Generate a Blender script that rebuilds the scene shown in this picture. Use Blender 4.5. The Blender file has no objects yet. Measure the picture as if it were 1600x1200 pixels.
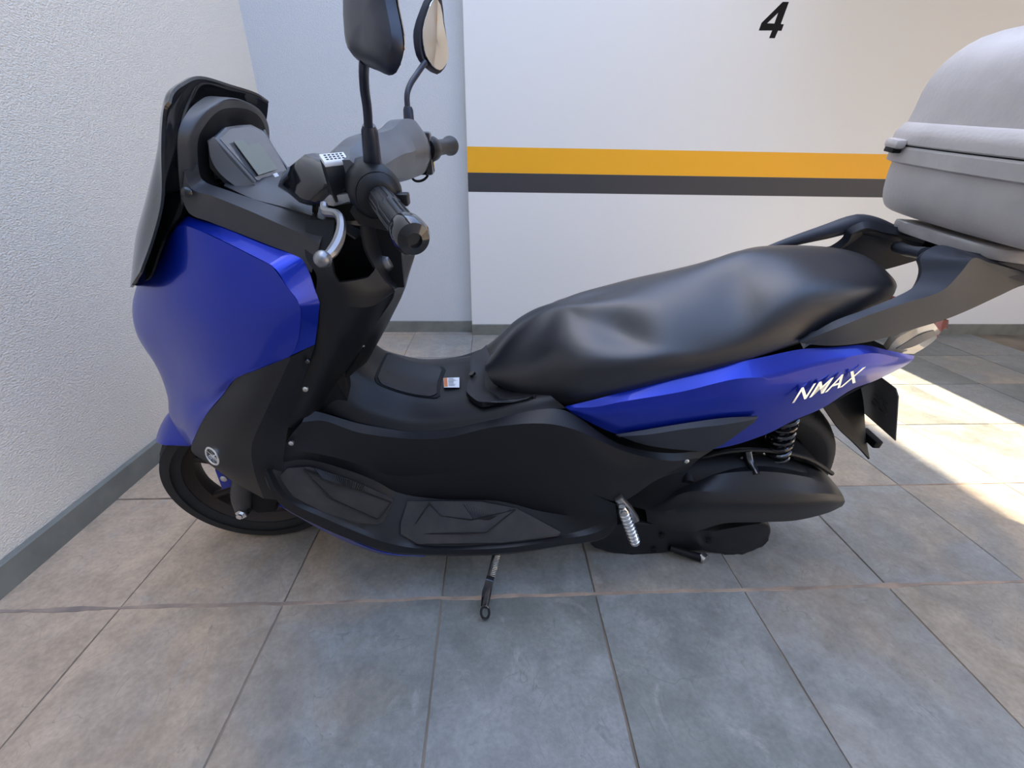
import bpy, bmesh, math, random
from mathutils import Vector, Matrix, noise
R = math.radians
sc = bpy.context.scene
COL = sc.collection

# ------------------------------------------------------------------ camera, sky, sun, exposure
cam = bpy.data.objects.new('camera', bpy.data.cameras.new('camera'))
COL.objects.link(cam)
cam.data.sensor_width = 36.0
cam.data.lens = 36.0 * 659.88 / 1600.0
cam.data.clip_start = 0.02
p_, y_, r_ = 0.45734, 0.05019, -0.01549
fw = Vector((math.sin(y_) * math.cos(p_), math.cos(y_) * math.cos(p_), -math.sin(p_)))
rt = Vector((math.cos(y_), -math.sin(y_), 0))
dn = fw.cross(rt)
r2 = rt * math.cos(r_) + dn * math.sin(r_)
d2 = dn * math.cos(r_) - rt * math.sin(r_)
cam.matrix_world = Matrix(((r2.x, -d2.x, -fw.x, 0), (r2.y, -d2.y, -fw.y, 0), (r2.z, -d2.z, -fw.z, 0.98), (0, 0, 0, 1)))
sc.camera = cam

w = bpy.data.worlds.new('sky'); sc.world = w; w.use_nodes = True
nt = w.node_tree
sky = nt.nodes.new('ShaderNodeTexSky'); sky.sky_type = 'NISHITA'; sky.sun_disc = False
sky.sun_elevation = R(70); sky.sun_rotation = R(-86); sky.air_density = 1.0; sky.dust_density = 1.3; sky.ozone_density = 1.0
nt.links.new(sky.outputs[0], nt.nodes['Background'].inputs[0])
nt.nodes['Background'].inputs[1].default_value = 0.90
sun = bpy.data.objects.new('sun', bpy.data.lights.new('sun', 'SUN')); COL.objects.link(sun)
sun.data.energy = 18.0; sun.data.angle = R(0.53); sun.data.color = (1.0, 0.86, 0.66)
to_sun = Vector((-math.cos(R(70)), 0.035, math.sin(R(70)))).normalized()
sun.rotation_euler = to_sun.to_track_quat('Z', 'Y').to_euler()
sc.view_settings.view_transform = 'Standard'; sc.view_settings.look = 'None'
sc.view_settings.exposure = 0.14; sc.view_settings.gamma = 1.0; sc.view_settings.use_curve_mapping = False

# ------------------------------------------------------------------ materials
def mat(name, col, rough=0.5, metal=0.0, coat=0.0, bump=0.0, bscale=300.0, var=0.0, vscale=6.0, col2=None, spec=0.5, trans=0.0, objvar=0.0, coatrough=0.03, detail=3.0):
    m = bpy.data.materials.new(name); m.use_nodes = True
    n = m.node_tree.nodes; l = m.node_tree.links; b = n['Principled BSDF']
    b.inputs['Base Color'].default_value = (*col, 1); b.inputs['Roughness'].default_value = rough
    b.inputs['Metallic'].default_value = metal; b.inputs['Coat Weight'].default_value = coat
    b.inputs['Coat Roughness'].default_value = coatrough
    b.inputs['Specular IOR Level'].default_value = spec; b.inputs['Transmission Weight'].default_value = trans
    tc = n.new('ShaderNodeTexCoord')
    if var > 0:
        ns = n.new('ShaderNodeTexNoise'); ns.inputs['Scale'].default_value = vscale; ns.inputs['Detail'].default_value = 5
        l.new(tc.outputs['Object'], ns.inputs['Vector'])
        mx = n.new('ShaderNodeMix'); mx.data_type = 'RGBA'
        c2 = col2 or tuple(c * (1 - var) for c in col)
        mx.inputs['A'].default_value = (*col, 1); mx.inputs['B'].default_value = (*c2, 1)
        rp = n.new('ShaderNodeMapRange'); rp.inputs['From Min'].default_value = 0.35; rp.inputs['From Max'].default_value = 0.7
        l.new(ns.outputs['Fac'], rp.inputs['Value']); l.new(rp.outputs[0], mx.inputs['Factor'])
        l.new(mx.outputs['Result'], b.inputs['Base Color'])
    if bump > 0:
        nb = n.new('ShaderNodeTexNoise'); nb.inputs['Scale'].default_value = bscale; nb.inputs['Detail'].default_value = detail
        l.new(tc.outputs['Object'], nb.inputs['Vector'])
        bp = n.new('ShaderNodeBump'); bp.inputs['Strength'].default_value = bump; bp.inputs['Distance'].default_value = 0.002
        l.new(nb.outputs['Fac'], bp.inputs['Height']); l.new(bp.outputs[0], b.inputs['Normal'])
    return m

M = {}
M['blue'] = mat('blue_paint', (0.0, 0.021, 0.37), 0.33, 0.55, coat=0.4, spec=0.5, coatrough=0.02)
M['plastic'] = mat('matte_black_plastic', (0.008, 0.0082, 0.010), 0.42, bump=0.10, bscale=900, spec=0.35)
M['cowl'] = mat('satin_grey_plastic', (0.047, 0.046, 0.048), 0.42, bump=0.08, bscale=900)
M['bar'] = mat('satin_silver_grey_plastic', (0.085, 0.087, 0.093), 0.36, bump=0.06, bscale=900)
M['grip'] = mat('grip_rubber', (0.018, 0.019, 0.022), 0.38)
M['rail'] = mat('satin_slate_plastic', (0.030, 0.035, 0.048), 0.45, bump=0.08, bscale=900, spec=0.35)
M['dark'] = mat('deep_black_plastic', (0.004, 0.004, 0.005), 0.6, spec=.25)
M['gloss'] = mat('gloss_black_plastic', (0.008, 0.008, 0.010), 0.12, coat=0.5)
M['seat'] = mat('seat_vinyl', (0.012, 0.013, 0.018), 0.34, bump=0.12, bscale=1300, spec=0.75)
M['rubber'] = mat('tyre_rubber', (0.018, 0.017, 0.017), 0.75, bump=0.15, bscale=400, var=0.3, vscale=20)
M['mat_rubber'] = mat('floor_mat_rubber', (0.020, 0.018, 0.018), 0.7, bump=0.3, bscale=700, var=0.5, vscale=25, col2=(0.034, 0.029, 0.027))
M['rim'] = mat('bronze_black_wheel', (0.030, 0.020, 0.016), 0.5, 0.3)
M['steel'] = mat('brushed_steel', (0.55, 0.54, 0.52), 0.28, 1.0)
M['alu'] = mat('cast_aluminium', (0.30, 0.30, 0.31), 0.40, 1.0, bump=0.1)
M['chrome'] = mat('chrome', (0.8, 0.8, 0.8), 0.12, 1.0)
M['mirror'] = mat('mirror_glass', (0.9, 0.9, 0.88), 0.02, 1.0)
M['navy'] = mat('dark_navy_plastic', (0.014, 0.018, 0.034), 0.38)
M['case'] = mat('silver_grey_plastic', (0.62, 0.575, 0.555), 0.42, 0.0, bump=0.35, bscale=120, var=0.25, vscale=9, col2=(0.50, 0.465, 0.45))
M['rack'] = mat('weathered_grey_plastic', (0.52, 0.49, 0.48), 0.5, bump=0.3, bscale=150, var=0.3, vscale=15)
M['wall_l'] = mat('rough_stucco_paint', (0.64, 0.64, 0.64), 0.85)
M['wall_s'] = mat('rough_stucco_warm_lit', (0.86, 0.765, 0.63), 0.85)  # warm bounced light on the left wall is put into this colour
M['wall_w'] = mat('smooth_white_paint', (0.80, 0.78, 0.75), 0.55, bump=0.05, bscale=60)
M['yellow'] = mat('yellow_stripe_paint', (0.92, 0.43, 0.008), 0.5)
M['black'] = mat('charcoal_stripe_paint', (0.045, 0.042, 0.046), 0.5)
M['ink'] = mat('black_paint', (0.006, 0.005, 0.005), 0.6, spec=.2)
M['white'] = mat('white_label', (0.75, 0.75, 0.76), 0.5)
M['orange'] = mat('orange_label', (0.6, 0.18, 0.05), 0.5)
M['concrete'] = mat('painted_concrete', (0.38, 0.37, 0.36), 0.8, bump=0.3, bscale=40)
M['dash'] = mat('dash_grey_plastic', (0.14, 0.14, 0.14), 0.35)
M['lcd'] = mat('lcd_glass', (0.20, 0.21, 0.17), 0.12)
M['plate'] = mat('grey_plate_metal', (0.13, 0.125, 0.12), 0.5, 0.4)
M['red'] = mat('red_lens', (0.35, 0.03, 0.02), 0.15, coat=0.6)
M['lens'] = mat('clear_lens', (0.62, 0.58, 0.50), 0.10, coat=1.0, trans=0.25)
# tinted windscreen: real thin plastic that lets a little light through
ms = bpy.data.materials.new('smoked_screen'); ms.use_nodes = True
n = ms.node_tree.nodes; l = ms.node_tree.links; b = n['Principled BSDF']
b.inputs['Base Color'].default_value = (0.010, 0.011, 0.016, 1); b.inputs['Roughness'].default_value = 0.06; b.inputs['Coat Weight'].default_value = 0.6
tr = n.new('ShaderNodeBsdfTransparent'); tr.inputs[0].default_value = (0.35, 0.36, 0.40, 1)
mx = n.new('ShaderNodeMixShader'); mx.inputs[0].default_value = 0.78
l.new(tr.outputs[0], mx.inputs[1]); l.new(b.outputs[0], mx.inputs[2]); l.new(mx.outputs[0], n['Material Output'].inputs[0])
M['screen'] = ms

def stucco(m, scale, strength):
    n = m.node_tree.nodes; l = m.node_tree.links; b = n['Principled BSDF']
    tc = n.new('ShaderNodeTexCoord')
    mp = n.new('ShaderNodeMapping'); mp.inputs['Scale'].default_value = (1, 0.75, 1.35)
    l.new(tc.outputs['Object'], mp.inputs[0])
    nb = n.new('ShaderNodeTexNoise'); nb.inputs['Scale'].default_value = scale; nb.inputs['Detail'].default_value = 2.5; nb.inputs['Roughness'].default_value = 0.45
    nb.inputs['Distortion'].default_value = 0.6
    l.new(mp.outputs[0], nb.inputs['Vector'])
    bp = n.new('ShaderNodeBump'); bp.inputs['Strength'].default_value = strength; bp.inputs['Distance'].default_value = 0.007
    l.new(nb.outputs['Fac'], bp.inputs['Height']); l.new(bp.outputs[0], b.inputs['Normal'])
stucco(M['wall_l'], 190, 0.5); stucco(M['wall_s'], 190, 0.8)

def slate():
    m = bpy.data.materials.new('slate_tile'); m.use_nodes = True
    n = m.node_tree.nodes; l = m.node_tree.links; b = n['Principled BSDF']
    tc = n.new('ShaderNodeTexCoord'); oi = n.new('ShaderNodeObjectInfo')
    geo = n.new('ShaderNodeNewGeometry')
    off = n.new('ShaderNodeVectorMath'); off.operation = 'MULTIPLY_ADD'
    cx = n.new('ShaderNodeCombineXYZ')
    for k in range(3): l.new(oi.outputs['Random'], cx.inputs[k])
    l.new(cx.outputs[0], off.inputs[0]); off.inputs[1].default_value = (31, 17, 9)
    l.new(geo.outputs['Position'], off.inputs[2])
    def noise_(scale, detail, dist=0.0, rough=0.5):
        t = n.new('ShaderNodeTexNoise'); t.inputs['Scale'].default_value = scale; t.inputs['Detail'].default_value = detail
        t.inputs['Distortion'].default_value = dist; t.inputs['Roughness'].default_value = rough
        l.new(off.outputs[0], t.inputs['Vector']); return t
    big = noise_(3.2, 4, 0.8); mid = noise_(14, 8, 0.4, 0.6); fine = noise_(90, 6, 0, 0.6)
    ramp = n.new('ShaderNodeValToRGB'); e = ramp.color_ramp.elements
    e[0].position = 0.28; e[0].color = (0.165, 0.172, 0.155, 1)
    e[1].position = 0.75; e[1].color = (0.34, 0.285, 0.22, 1)
    k = e.new(0.42); k.color = (0.220, 0.226, 0.215, 1)
    k = e.new(0.52); k.color = (0.260, 0.260, 0.245, 1)
    k = e.new(0.62); k.color = (0.255, 0.238, 0.208, 1)
    ad = n.new('ShaderNodeMath'); ad.operation = 'MULTIPLY_ADD'; ad.inputs[1].default_value = 0.46
    l.new(oi.outputs['Random'], ad.inputs[0])
    ad2 = n.new('ShaderNodeMath'); ad2.operation = 'MULTIPLY_ADD'; ad2.inputs[1].default_value = 0.75; ad2.inputs[2].default_value = -0.09
    l.new(big.outputs['Fac'], ad2.inputs[0]); l.new(ad2.outputs[0], ad.inputs[2])
    l.new(ad.outputs[0], ramp.inputs[0])
    sep = n.new('ShaderNodeSeparateXYZ'); l.new(geo.outputs['Position'], sep.inputs[0])
    # colour shifts to warm beige towards the left wall
    wr = n.new('ShaderNodeMapRange'); wr.inputs['From Min'].default_value = -0.25; wr.inputs['From Max'].default_value = -0.85
    wn = n.new('ShaderNodeMath'); wn.operation = 'MULTIPLY_ADD'; wn.inputs[1].default_value = 0.9
    l.new(big.outputs['Fac'], wn.inputs[0]); l.new(sep.outputs[0], wn.inputs[2])
    wm = n.new('ShaderNodeMath'); wm.operation = 'SUBTRACT'; wm.inputs[1].default_value = 0.45
    l.new(wn.outputs[0], wm.inputs[0]); l.new(wm.outputs[0], wr.inputs['Value'])
    wmix = n.new('ShaderNodeMix'); wmix.data_type = 'RGBA'; l.new(wr.outputs[0], wmix.inputs['Factor'])
    l.new(ramp.outputs[0], wmix.inputs['A']); wmix.inputs['B'].default_value = (0.50, 0.365, 0.245, 1)
    # fine mottling and pale scuffs
    mm = n.new('ShaderNodeMix'); mm.data_type = 'RGBA'; mm.blend_type = 'MULTIPLY'; mm.inputs['Factor'].default_value = 1
    mr = n.new('ShaderNodeMapRange'); mr.inputs['From Min'].default_value = 0.3; mr.inputs['From Max'].default_value = 0.7; mr.inputs['To Min'].default_value = 0.80; mr.inputs['To Max'].default_value = 1.16
    l.new(mid.outputs['Fac'], mr.inputs['Value']); l.new(wmix.outputs['Result'], mm.inputs['A']); l.new(mr.outputs[0], mm.inputs['B'])
    sc_ = noise_(5, 10, 2.5, 0.65)
    sr = n.new('ShaderNodeMapRange'); sr.inputs['From Min'].default_value = 0.60; sr.inputs['From Max'].default_value = 0.70; sr.inputs['To Max'].default_value = 0.35
    l.new(sc_.outputs['Fac'], sr.inputs['Value'])
    m2 = n.new('ShaderNodeMix'); m2.data_type = 'RGBA'; l.new(sr.outputs[0], m2.inputs['Factor']); l.new(mm.outputs['Result'], m2.inputs['A']); m2.inputs['B'].default_value = (0.38, 0.37, 0.35, 1)
    fr = n.new('ShaderNodeMath'); fr.operation = 'MULTIPLY'; fr.inputs[1].default_value = 1 / 0.075; l.new(big.outputs['Fac'], fr.inputs[0])
    fr2 = n.new('ShaderNodeMath'); fr2.operation = 'FRACT'; l.new(fr.outputs[0], fr2.inputs[0])
    ln = n.new('ShaderNodeMapRange'); ln.inputs['From Min'].default_value = 0.0; ln.inputs['From Max'].default_value = 0.07; ln.inputs['To Min'].default_value = 0.35; ln.inputs['To Max'].default_value = 0.0
    l.new(fr2.outputs[0], ln.inputs['Value'])
    lm_ = n.new('ShaderNodeMapRange'); lm_.inputs['From Min'].default_value = 0.50; lm_.inputs['From Max'].default_value = 0.58; l.new(mid.outputs['Fac'], lm_.inputs['Value'])
    lx = n.new('ShaderNodeMath'); lx.operation = 'MULTIPLY'; l.new(ln.outputs[0], lx.inputs[0]); l.new(lm_.outputs[0], lx.inputs[1])
    m3 = n.new('ShaderNodeMix'); m3.data_type = 'RGBA'; l.new(lx.outputs[0], m3.inputs['Factor']); l.new(m2.outputs['Result'], m3.inputs['A']); m3.inputs['B'].default_value = (0.05, 0.05, 0.045, 1)
    m4 = n.new('ShaderNodeMix'); m4.data_type = 'RGBA'; m4.blend_type = 'MULTIPLY'; m4.inputs['Factor'].default_value = 1
    fm = n.new('ShaderNodeMapRange'); fm.inputs['From Min'].default_value = 0.3; fm.inputs['From Max'].default_value = 0.7; fm.inputs['To Min'].default_value = 0.86; fm.inputs['To Max'].default_value = 1.12
    l.new(fine.outputs['Fac'], fm.inputs['Value']); l.new(m3.outputs['Result'], m4.inputs['A']); l.new(fm.outputs[0], m4.inputs['B'])
    l.new(m4.outputs['Result'], b.inputs['Base Color'])
    rr = n.new('ShaderNodeMapRange'); rr.inputs['To Min'].default_value = 0.34; rr.inputs['To Max'].default_value = 0.60
    l.new(mid.outputs['Fac'], rr.inputs['Value']); l.new(rr.outputs[0], b.inputs['Roughness'])
    # slate cleft relief: terraces plus grain
    st = n.new('ShaderNodeMath'); st.operation = 'SNAP'; st.inputs[1].default_value = 0.075
    l.new(big.outputs['Fac'], st.inputs[0])
    hs = n.new('ShaderNodeMath'); hs.operation = 'MULTIPLY_ADD'; hs.inputs[1].default_value = 2.2; l.new(st.outputs[0], hs.inputs[0])
    h2 = n.new('ShaderNodeMath'); h2.operation = 'MULTIPLY_ADD'; h2.inputs[1].default_value = 0.35; l.new(fine.outputs['Fac'], h2.inputs[0]); l.new(mid.outputs['Fac'], h2.inputs[2])
    l.new(h2.outputs[0], hs.inputs[2])
    bp = n.new('ShaderNodeBump'); bp.inputs['Strength'].default_value = 0.5; bp.inputs['Distance'].default_value = 0.006
    l.new(hs.outputs[0], bp.inputs['Height']); l.new(bp.outputs[0], b.inputs['Normal'])
    return m
M['slate'] = slate()
M['grout'] = mat('grout', (0.30, 0.235, 0.17), 0.9, bump=0.5, bscale=200, var=0.6, vscale=4, col2=(0.14, 0.115, 0.09))
M['mortar'] = mat('pink_beige_mortar', (0.40, 0.29, 0.21), 0.9, bump=0.6, bscale=160, var=0.5, vscale=14, col2=(0.22, 0.17, 0.135))
M['skirt'] = mat('slate_skirting', (0.215, 0.215, 0.180), 0.55, bump=0.4, bscale=60, var=0.4, vscale=10, col2=(0.155, 0.155, 0.135))

# ------------------------------------------------------------------ mesh helpers
def G(s):
    """rows of points 'x,y,z' in millimetres, rows separated by ; or new lines"""
    out = []
    for row in s.replace('\n', ';').split(';'):
        row = row.split()
        if row: out.append([Vector([float(c) / 1000 for c in q.split(',')]) for q in row])
    return out

def link(name, me, m, parent=None, kind=None):
    o = bpy.data.objects.new(name, me); COL.objects.link(o)
    if m is not None:
        for k in (m if isinstance(m, (list, tuple)) else [m]): me.materials.append(k)
    if parent: o.parent = parent
    if kind: o['kind'] = kind
    return o

def finish(bm, name, m, parent=None, kind=None, angle=38, smooth=True, recalc=True):
    if recalc: bmesh.ops.recalc_face_normals(bm, faces=bm.faces[:])
    me = bpy.data.meshes.new(name); bm.to_mesh(me); bm.free()
    if smooth:
        me.polygons.foreach_set('use_smooth', [True] * len(me.polygons))
        me.set_sharp_from_angle(angle=R(angle))
    return link(name, me, m, parent, kind)

def cr(P, n, breaks=(), cyc=False):
    """centripetal Catmull-Rom through P, n steps a span, corners kept at the indices in breaks"""
    if cyc:
        N = len(P); Q = [P[-1]] + list(P) + [P[0], P[1]]; out = []
        for i in range(N): out += seg(Q[i], Q[i + 1], Q[i + 2], Q[i + 3], n)
        return out
    cuts = sorted({0, len(P) - 1, *(k for k in breaks if k < len(P))}); out = []
    for a, b_ in zip(cuts, cuts[1:]):
        S = P[a:b_ + 1]
        if len(S) == 2:
            pts = [S[0].lerp(S[1], k / n) for k in range(n)]
        else:
            Q = [S[0] * 2 - S[1]] + list(S) + [S[-1] * 2 - S[-2]]; pts = []
            for i in range(len(S) - 1): pts += seg(Q[i], Q[i + 1], Q[i + 2], Q[i + 3], n)
        out += pts
    return out + [P[-1].copy()]

def seg(p0, p1, p2, p3, n):
    t0 = 0; t1 = max((p1 - p0).length, 1e-6) ** .5; t2 = t1 + max((p2 - p1).length, 1e-6) ** .5; t3 = t2 + max((p3 - p2).length, 1e-6) ** .5
    o = []
    for k in range(n):
        t = t1 + (t2 - t1) * k / n
        a1 = p0 * ((t1 - t) / (t1 - t0)) + p1 * ((t - t0) / (t1 - t0))
        a2 = p1 * ((t2 - t) / (t2 - t1)) + p2 * ((t - t1) / (t2 - t1))
        a3 = p2 * ((t3 - t) / (t3 - t2)) + p3 * ((t - t2) / (t3 - t2))
        b1 = a1 * ((t2 - t) / (t2 - t0)) + a2 * ((t - t0) / (t2 - t0))
        b2 = a2 * ((t3 - t) / (t3 - t1)) + a3 * ((t - t1) / (t3 - t1))
        o.append(b1 * ((t2 - t) / (t2 - t1)) + b2 * ((t - t1) / (t2 - t1)))
    return o

def dense(rows, nr=4, nc=4, br=(), bc=()):
    a = [cr(r, nc, bc) for r in rows]
    cols = [cr([a[i][j] for i in range(len(a))], nr, br) for j in range(len(a[0]))]
    return [[cols[j][i] for j in range(len(cols))] for i in range(len(cols[0]))]

def flip(v): return Vector((v.x, -v.y, v.z))

def shell_bm(g, thick, out):
    """closed thin shell from a grid of points; out = side the given surface faces"""
    bm = bmesh.new(); nr, nc = len(g), len(g[0])
    N = [[None] * nc for _ in range(nr)]; acc = Vector()
    for i in range(nr):
        for j in range(nc):
            du = g[i][min(j + 1, nc - 1)] - g[i][max(j - 1, 0)]; dv = g[min(i + 1, nr - 1)][j] - g[max(i - 1, 0)][j]
            c = du.cross(dv)
            N[i][j] = c.normalized() if c.length > 1e-9 else Vector((0, 0, 0)); acc += N[i][j]
    s = 1 if acc.dot(Vector(out)) > 0 else -1
    top = [[bm.verts.new(g[i][j]) for j in range(nc)] for i in range(nr)]
    bot = [[bm.verts.new(g[i][j] - N[i][j] * s * thick) for j in range(nc)] for i in range(nr)]
    F = bm.faces.new
    for i in range(nr - 1):
        for j in range(nc - 1):
            F((top[i][j], top[i][j + 1], top[i + 1][j + 1], top[i + 1][j])); F((bot[i][j], bot[i + 1][j], bot[i + 1][j + 1], bot[i][j + 1]))
    for j in range(nc - 1):
        F((top[0][j], bot[0][j], bot[0][j + 1], top[0][j + 1])); F((top[-1][j], top[-1][j + 1], bot[-1][j + 1], bot[-1][j]))
    for i in range(nr - 1):
        F((top[i][0], top[i + 1][0], bot[i + 1][0], bot[i][0])); F((top[i][-1], bot[i][-1], bot[i + 1][-1], top[i + 1][-1]))
    bmesh.ops.remove_doubles(bm, verts=bm.verts[:], dist=1e-6)
    return bm

def shell(name, rows, m, parent, thick=0.004, nr=4, nc=4, br=(), bc=(), out=(0, -1, 0.2), mirror=True, full=False, angle=28):
    """a body panel; full = the rows run from the left edge to the centre line and are completed on the right"""
    if full:
        rows = [list(r) + [flip(q) for q in reversed(r[:-1])] for r in rows]
        L = len(rows[0]); bc = tuple(sorted(set(list(bc) + [L - 1 - k for k in bc])))
    g = dense(rows, nr, nc, br, bc)
    o = finish(shell_bm(g, thick, out), name, m, parent, angle=angle)
    if mirror and not full:
        g2 = [[flip(q) for q in reversed(r)] for r in g]
        finish(shell_bm(g2, thick, (out[0], -out[1], out[2])), name, m, parent, angle=angle)
    return o

def loft_bm(secs, n=4, ns=3, cyc=True, cap=True, br=()):
    """closed loops joined into one skin, smooth both ways"""
    a = [cr(s, ns, cyc=True) for s in secs]
    cols = [cr([a[i][j] for i in range(len(a))], n, br) for j in range(len(a[0]))]
    bm = bmesh.new(); rows = [[bm.verts.new(cols[j][i]) for j in range(len(cols))] for i in range(len(cols[0]))]
    m_ = len(cols)
    for i in range(len(rows) - 1):
        for j in range(m_):
            bm.faces.new((rows[i][j], rows[i][(j + 1) % m_], rows[i + 1][(j + 1) % m_], rows[i + 1][j]))
    if cap:
        for r_i in (rows[0], rows[-1]):
            c = sum((v.co for v in r_i), Vector()) / m_; cv = bm.verts.new(c)
            for j in range(m_): bm.faces.new((r_i[j], r_i[(j + 1) % m_], cv))
    return bm

def half_loft(name, halves, m, parent, n=4, ns=3, br=(), angle=40):
    """sections given from top centre down the left side to bottom; completed on the right"""
    secs = []
    for h in halves:
        lst = list(h); r = [flip(q) for q in reversed(lst) if abs(q.y) > 1e-4]
        secs.append(lst + r)
    return finish(loft_bm(secs, n, ns, br=br), name, m, parent, angle=angle)

def tube_bm(pts, rad, n=12, bm=None, smooth=4):
    bm = bm or bmesh.new()
    P = cr(pts, smooth) if smooth > 1 and len(pts) > 2 else list(pts)
    rr = rad if isinstance(rad, (list, tuple)) else [rad] * len(pts)
    up = Vector((0, 0, 1)); t0 = (P[1] - P[0]).normalized()
    if abs(t0.dot(up)) > .9: up = Vector((0, 1, 0))
    a = t0.cross(up).normalized(); rings = []
    for i, q in enumerate(P):
        t = (P[min(i + 1, len(P) - 1)] - P[max(i - 1, 0)]).normalized()
        a = (a - t * a.dot(t)).normalized(); b_ = t.cross(a)
        f_ = i / (len(P) - 1) * (len(rr) - 1); k = min(int(f_), len(rr) - 2) if len(rr) > 1 else 0
        r_ = rr[k] * (1 - (f_ - k)) + rr[min(k + 1, len(rr) - 1)] * (f_ - k)
        rings.append([bm.verts.new(q + (a * math.cos(2 * math.pi * j / n) + b_ * math.sin(2 * math.pi * j / n)) * r_) for j in range(n)])
    for x, y in zip(rings, rings[1:]):
        for j in range(n): bm.faces.new((x[j], x[(j + 1) % n], y[(j + 1) % n], y[j]))
    bm.faces.new(rings[0][::-1]); bm.faces.new(rings[-1])
    return bm

def lathe_bm(prof, o=Vector(), axis=Vector((0, 1, 0)), n=48, bm=None, a0=0, a1=360, cap=False):
    """prof: (radius, along axis) in metres, closed profile when first==last"""
    bm = bm or bmesh.new(); axis = Vector(axis).normalized(); o = Vector(o)
    up = Vector((0, 0, 1)) if abs(axis.z) < .9 else Vector((1, 0, 0))
    x = (up - axis * up.dot(axis)).normalized(); y = axis.cross(x)
    fullc = abs(a1 - a0) >= 360; N = n if fullc else n + 1; rings = []
    for k in range(N):
        t = R(a0 + (a1 - a0) * k / n); d = x * math.cos(t) + y * math.sin(t)
        rings.append([bm.verts.new(o + d * r_ + axis * h) for r_, h in prof])
    for k in range(N if fullc else N - 1):
        A, B = rings[k], rings[(k + 1) % N]
        for j in range(len(prof) - 1):
            bm.faces.new((A[j], A[j + 1], B[j + 1], B[j]))
    if cap and not fullc:
        bm.faces.new(rings[0]); bm.faces.new(rings[-1][::-1])
    bmesh.ops.remove_doubles(bm, verts=bm.verts[:], dist=1e-6)
    return bm

def box_bm(c, s, rot=None, bm=None, bev=0.0, seg_=2):
    b2 = bmesh.new(); bmesh.ops.create_cube(b2, size=1)
    for v in b2.verts: v.co = Vector((v.co.x * s[0], v.co.y * s[1], v.co.z * s[2]))
    if bev: bmesh.ops.bevel(b2, geom=b2.edges[:], offset=bev, segments=seg_, profile=.5, affect='EDGES')
    if rot is not None: bmesh.ops.transform(b2, matrix=rot, verts=b2.verts[:])
    bmesh.ops.translate(b2, vec=Vector(c), verts=b2.verts[:])
    if bm is None: return b2
    me = bpy.data.meshes.new('t'); b2.to_mesh(me); b2.free(); bm.from_mesh(me); bpy.data.meshes.remove(me)
    return bm

def prism_bm(pts, vec, bev=0.0, bm=None, segs=2):
    """outline extruded along vec"""
    b2 = bmesh.new(); vec = Vector(vec)
    a = [b2.verts.new(q) for q in pts]; c = [b2.verts.new(q + vec) for q in pts]
    f1 = b2.faces.new(a); f2 = b2.faces.new(c[::-1]); N = len(a)
    for j in range(N): b2.faces.new((a[j], c[j], c[(j + 1) % N], a[(j + 1) % N]))
    if bev:
        es = list(f1.edges) + list(f2.edges)
        bmesh.ops.bevel(b2, geom=es, offset=bev, segments=segs, profile=.5, affect='EDGES')
    if bm is None: return b2
    me = bpy.data.meshes.new('t'); b2.to_mesh(me); b2.free(); bm.from_mesh(me); bpy.data.meshes.remove(me)
    return bm

def dome_bm(loop, push, rings=((1, 0), (.97, .25), (.88, .6), (.7, .85), (.4, .97)), back=None, bm=None):
    """outline puffed up along push; flat (or backed) on the other side"""
    bm = bm or bmesh.new(); c = sum(loop, Vector()) / len(loop); push = Vector(push); R_ = []
    for s, h in rings: R_.append([bm.verts.new(c + (q - c) * s + push * h) for q in loop])
    N = len(loop)
    for A, B in zip(R_, R_[1:]):
        for j in range(N): bm.faces.new((A[j], A[(j + 1) % N], B[(j + 1) % N], B[j]))
    cv = bm.verts.new(c + push)
    for j in range(N): bm.faces.new((R_[-1][j], R_[-1][(j + 1) % N], cv))
    bv = bm.verts.new(c + (Vector(back) if back else Vector()))
    for j in range(N): bm.faces.new((R_[0][(j + 1) % N], R_[0][j], bv))
    return bm

def boolean_cut(o, cutter):
    md = o.modifiers.new('cut', 'BOOLEAN'); md.operation = 'DIFFERENCE'; md.object = cutter; md.solver = 'EXACT'
    bpy.context.view_layer.update()
    dg = bpy.context.evaluated_depsgraph_get()
    me = bpy.data.meshes.new_from_object(o.evaluated_get(dg)); o.modifiers.clear(); old = o.data; o.data = me; bpy.data.meshes.remove(old)
    me.polygons.foreach_set('use_smooth', [True] * len(me.polygons)); me.set_sharp_from_angle(angle=R(28))
    bpy.data.objects.remove(cutter)

def empty(name, loc=(0, 0, 0)):
    o = bpy.data.objects.new(name, None); COL.objects.link(o); o.location = loc; o.empty_display_size = .1
    return o

def screw(p, parent, name='screw', r=.0045, axis=(0, -1, .15), m='steel'):
    p = Vector(p); a = Vector(axis).normalized()
    bm = lathe_bm([(0, .004), (r * .6, .0036), (r, .0015), (r, -.003), (0, -.003)], p, a, 12)
    return finish(bm, name, M[m], parent)

def text_mesh(txt, size, extrude, shear=0.0, bold=0.0):
    cu = bpy.data.curves.new('t', 'FONT'); cu.body = txt; cu.size = size; cu.extrude = extrude; cu.shear = shear; cu.offset = bold
    cu.align_x = 'CENTER'; cu.align_y = 'CENTER'
    o = bpy.data.objects.new('t', cu); COL.objects.link(o); bpy.context.view_layer.update()
    me = bpy.data.meshes.new_from_object(o.evaluated_get(bpy.context.evaluated_depsgraph_get()))
    bpy.data.objects.remove(o); bpy.data.curves.remove(cu)
    return me

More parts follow.
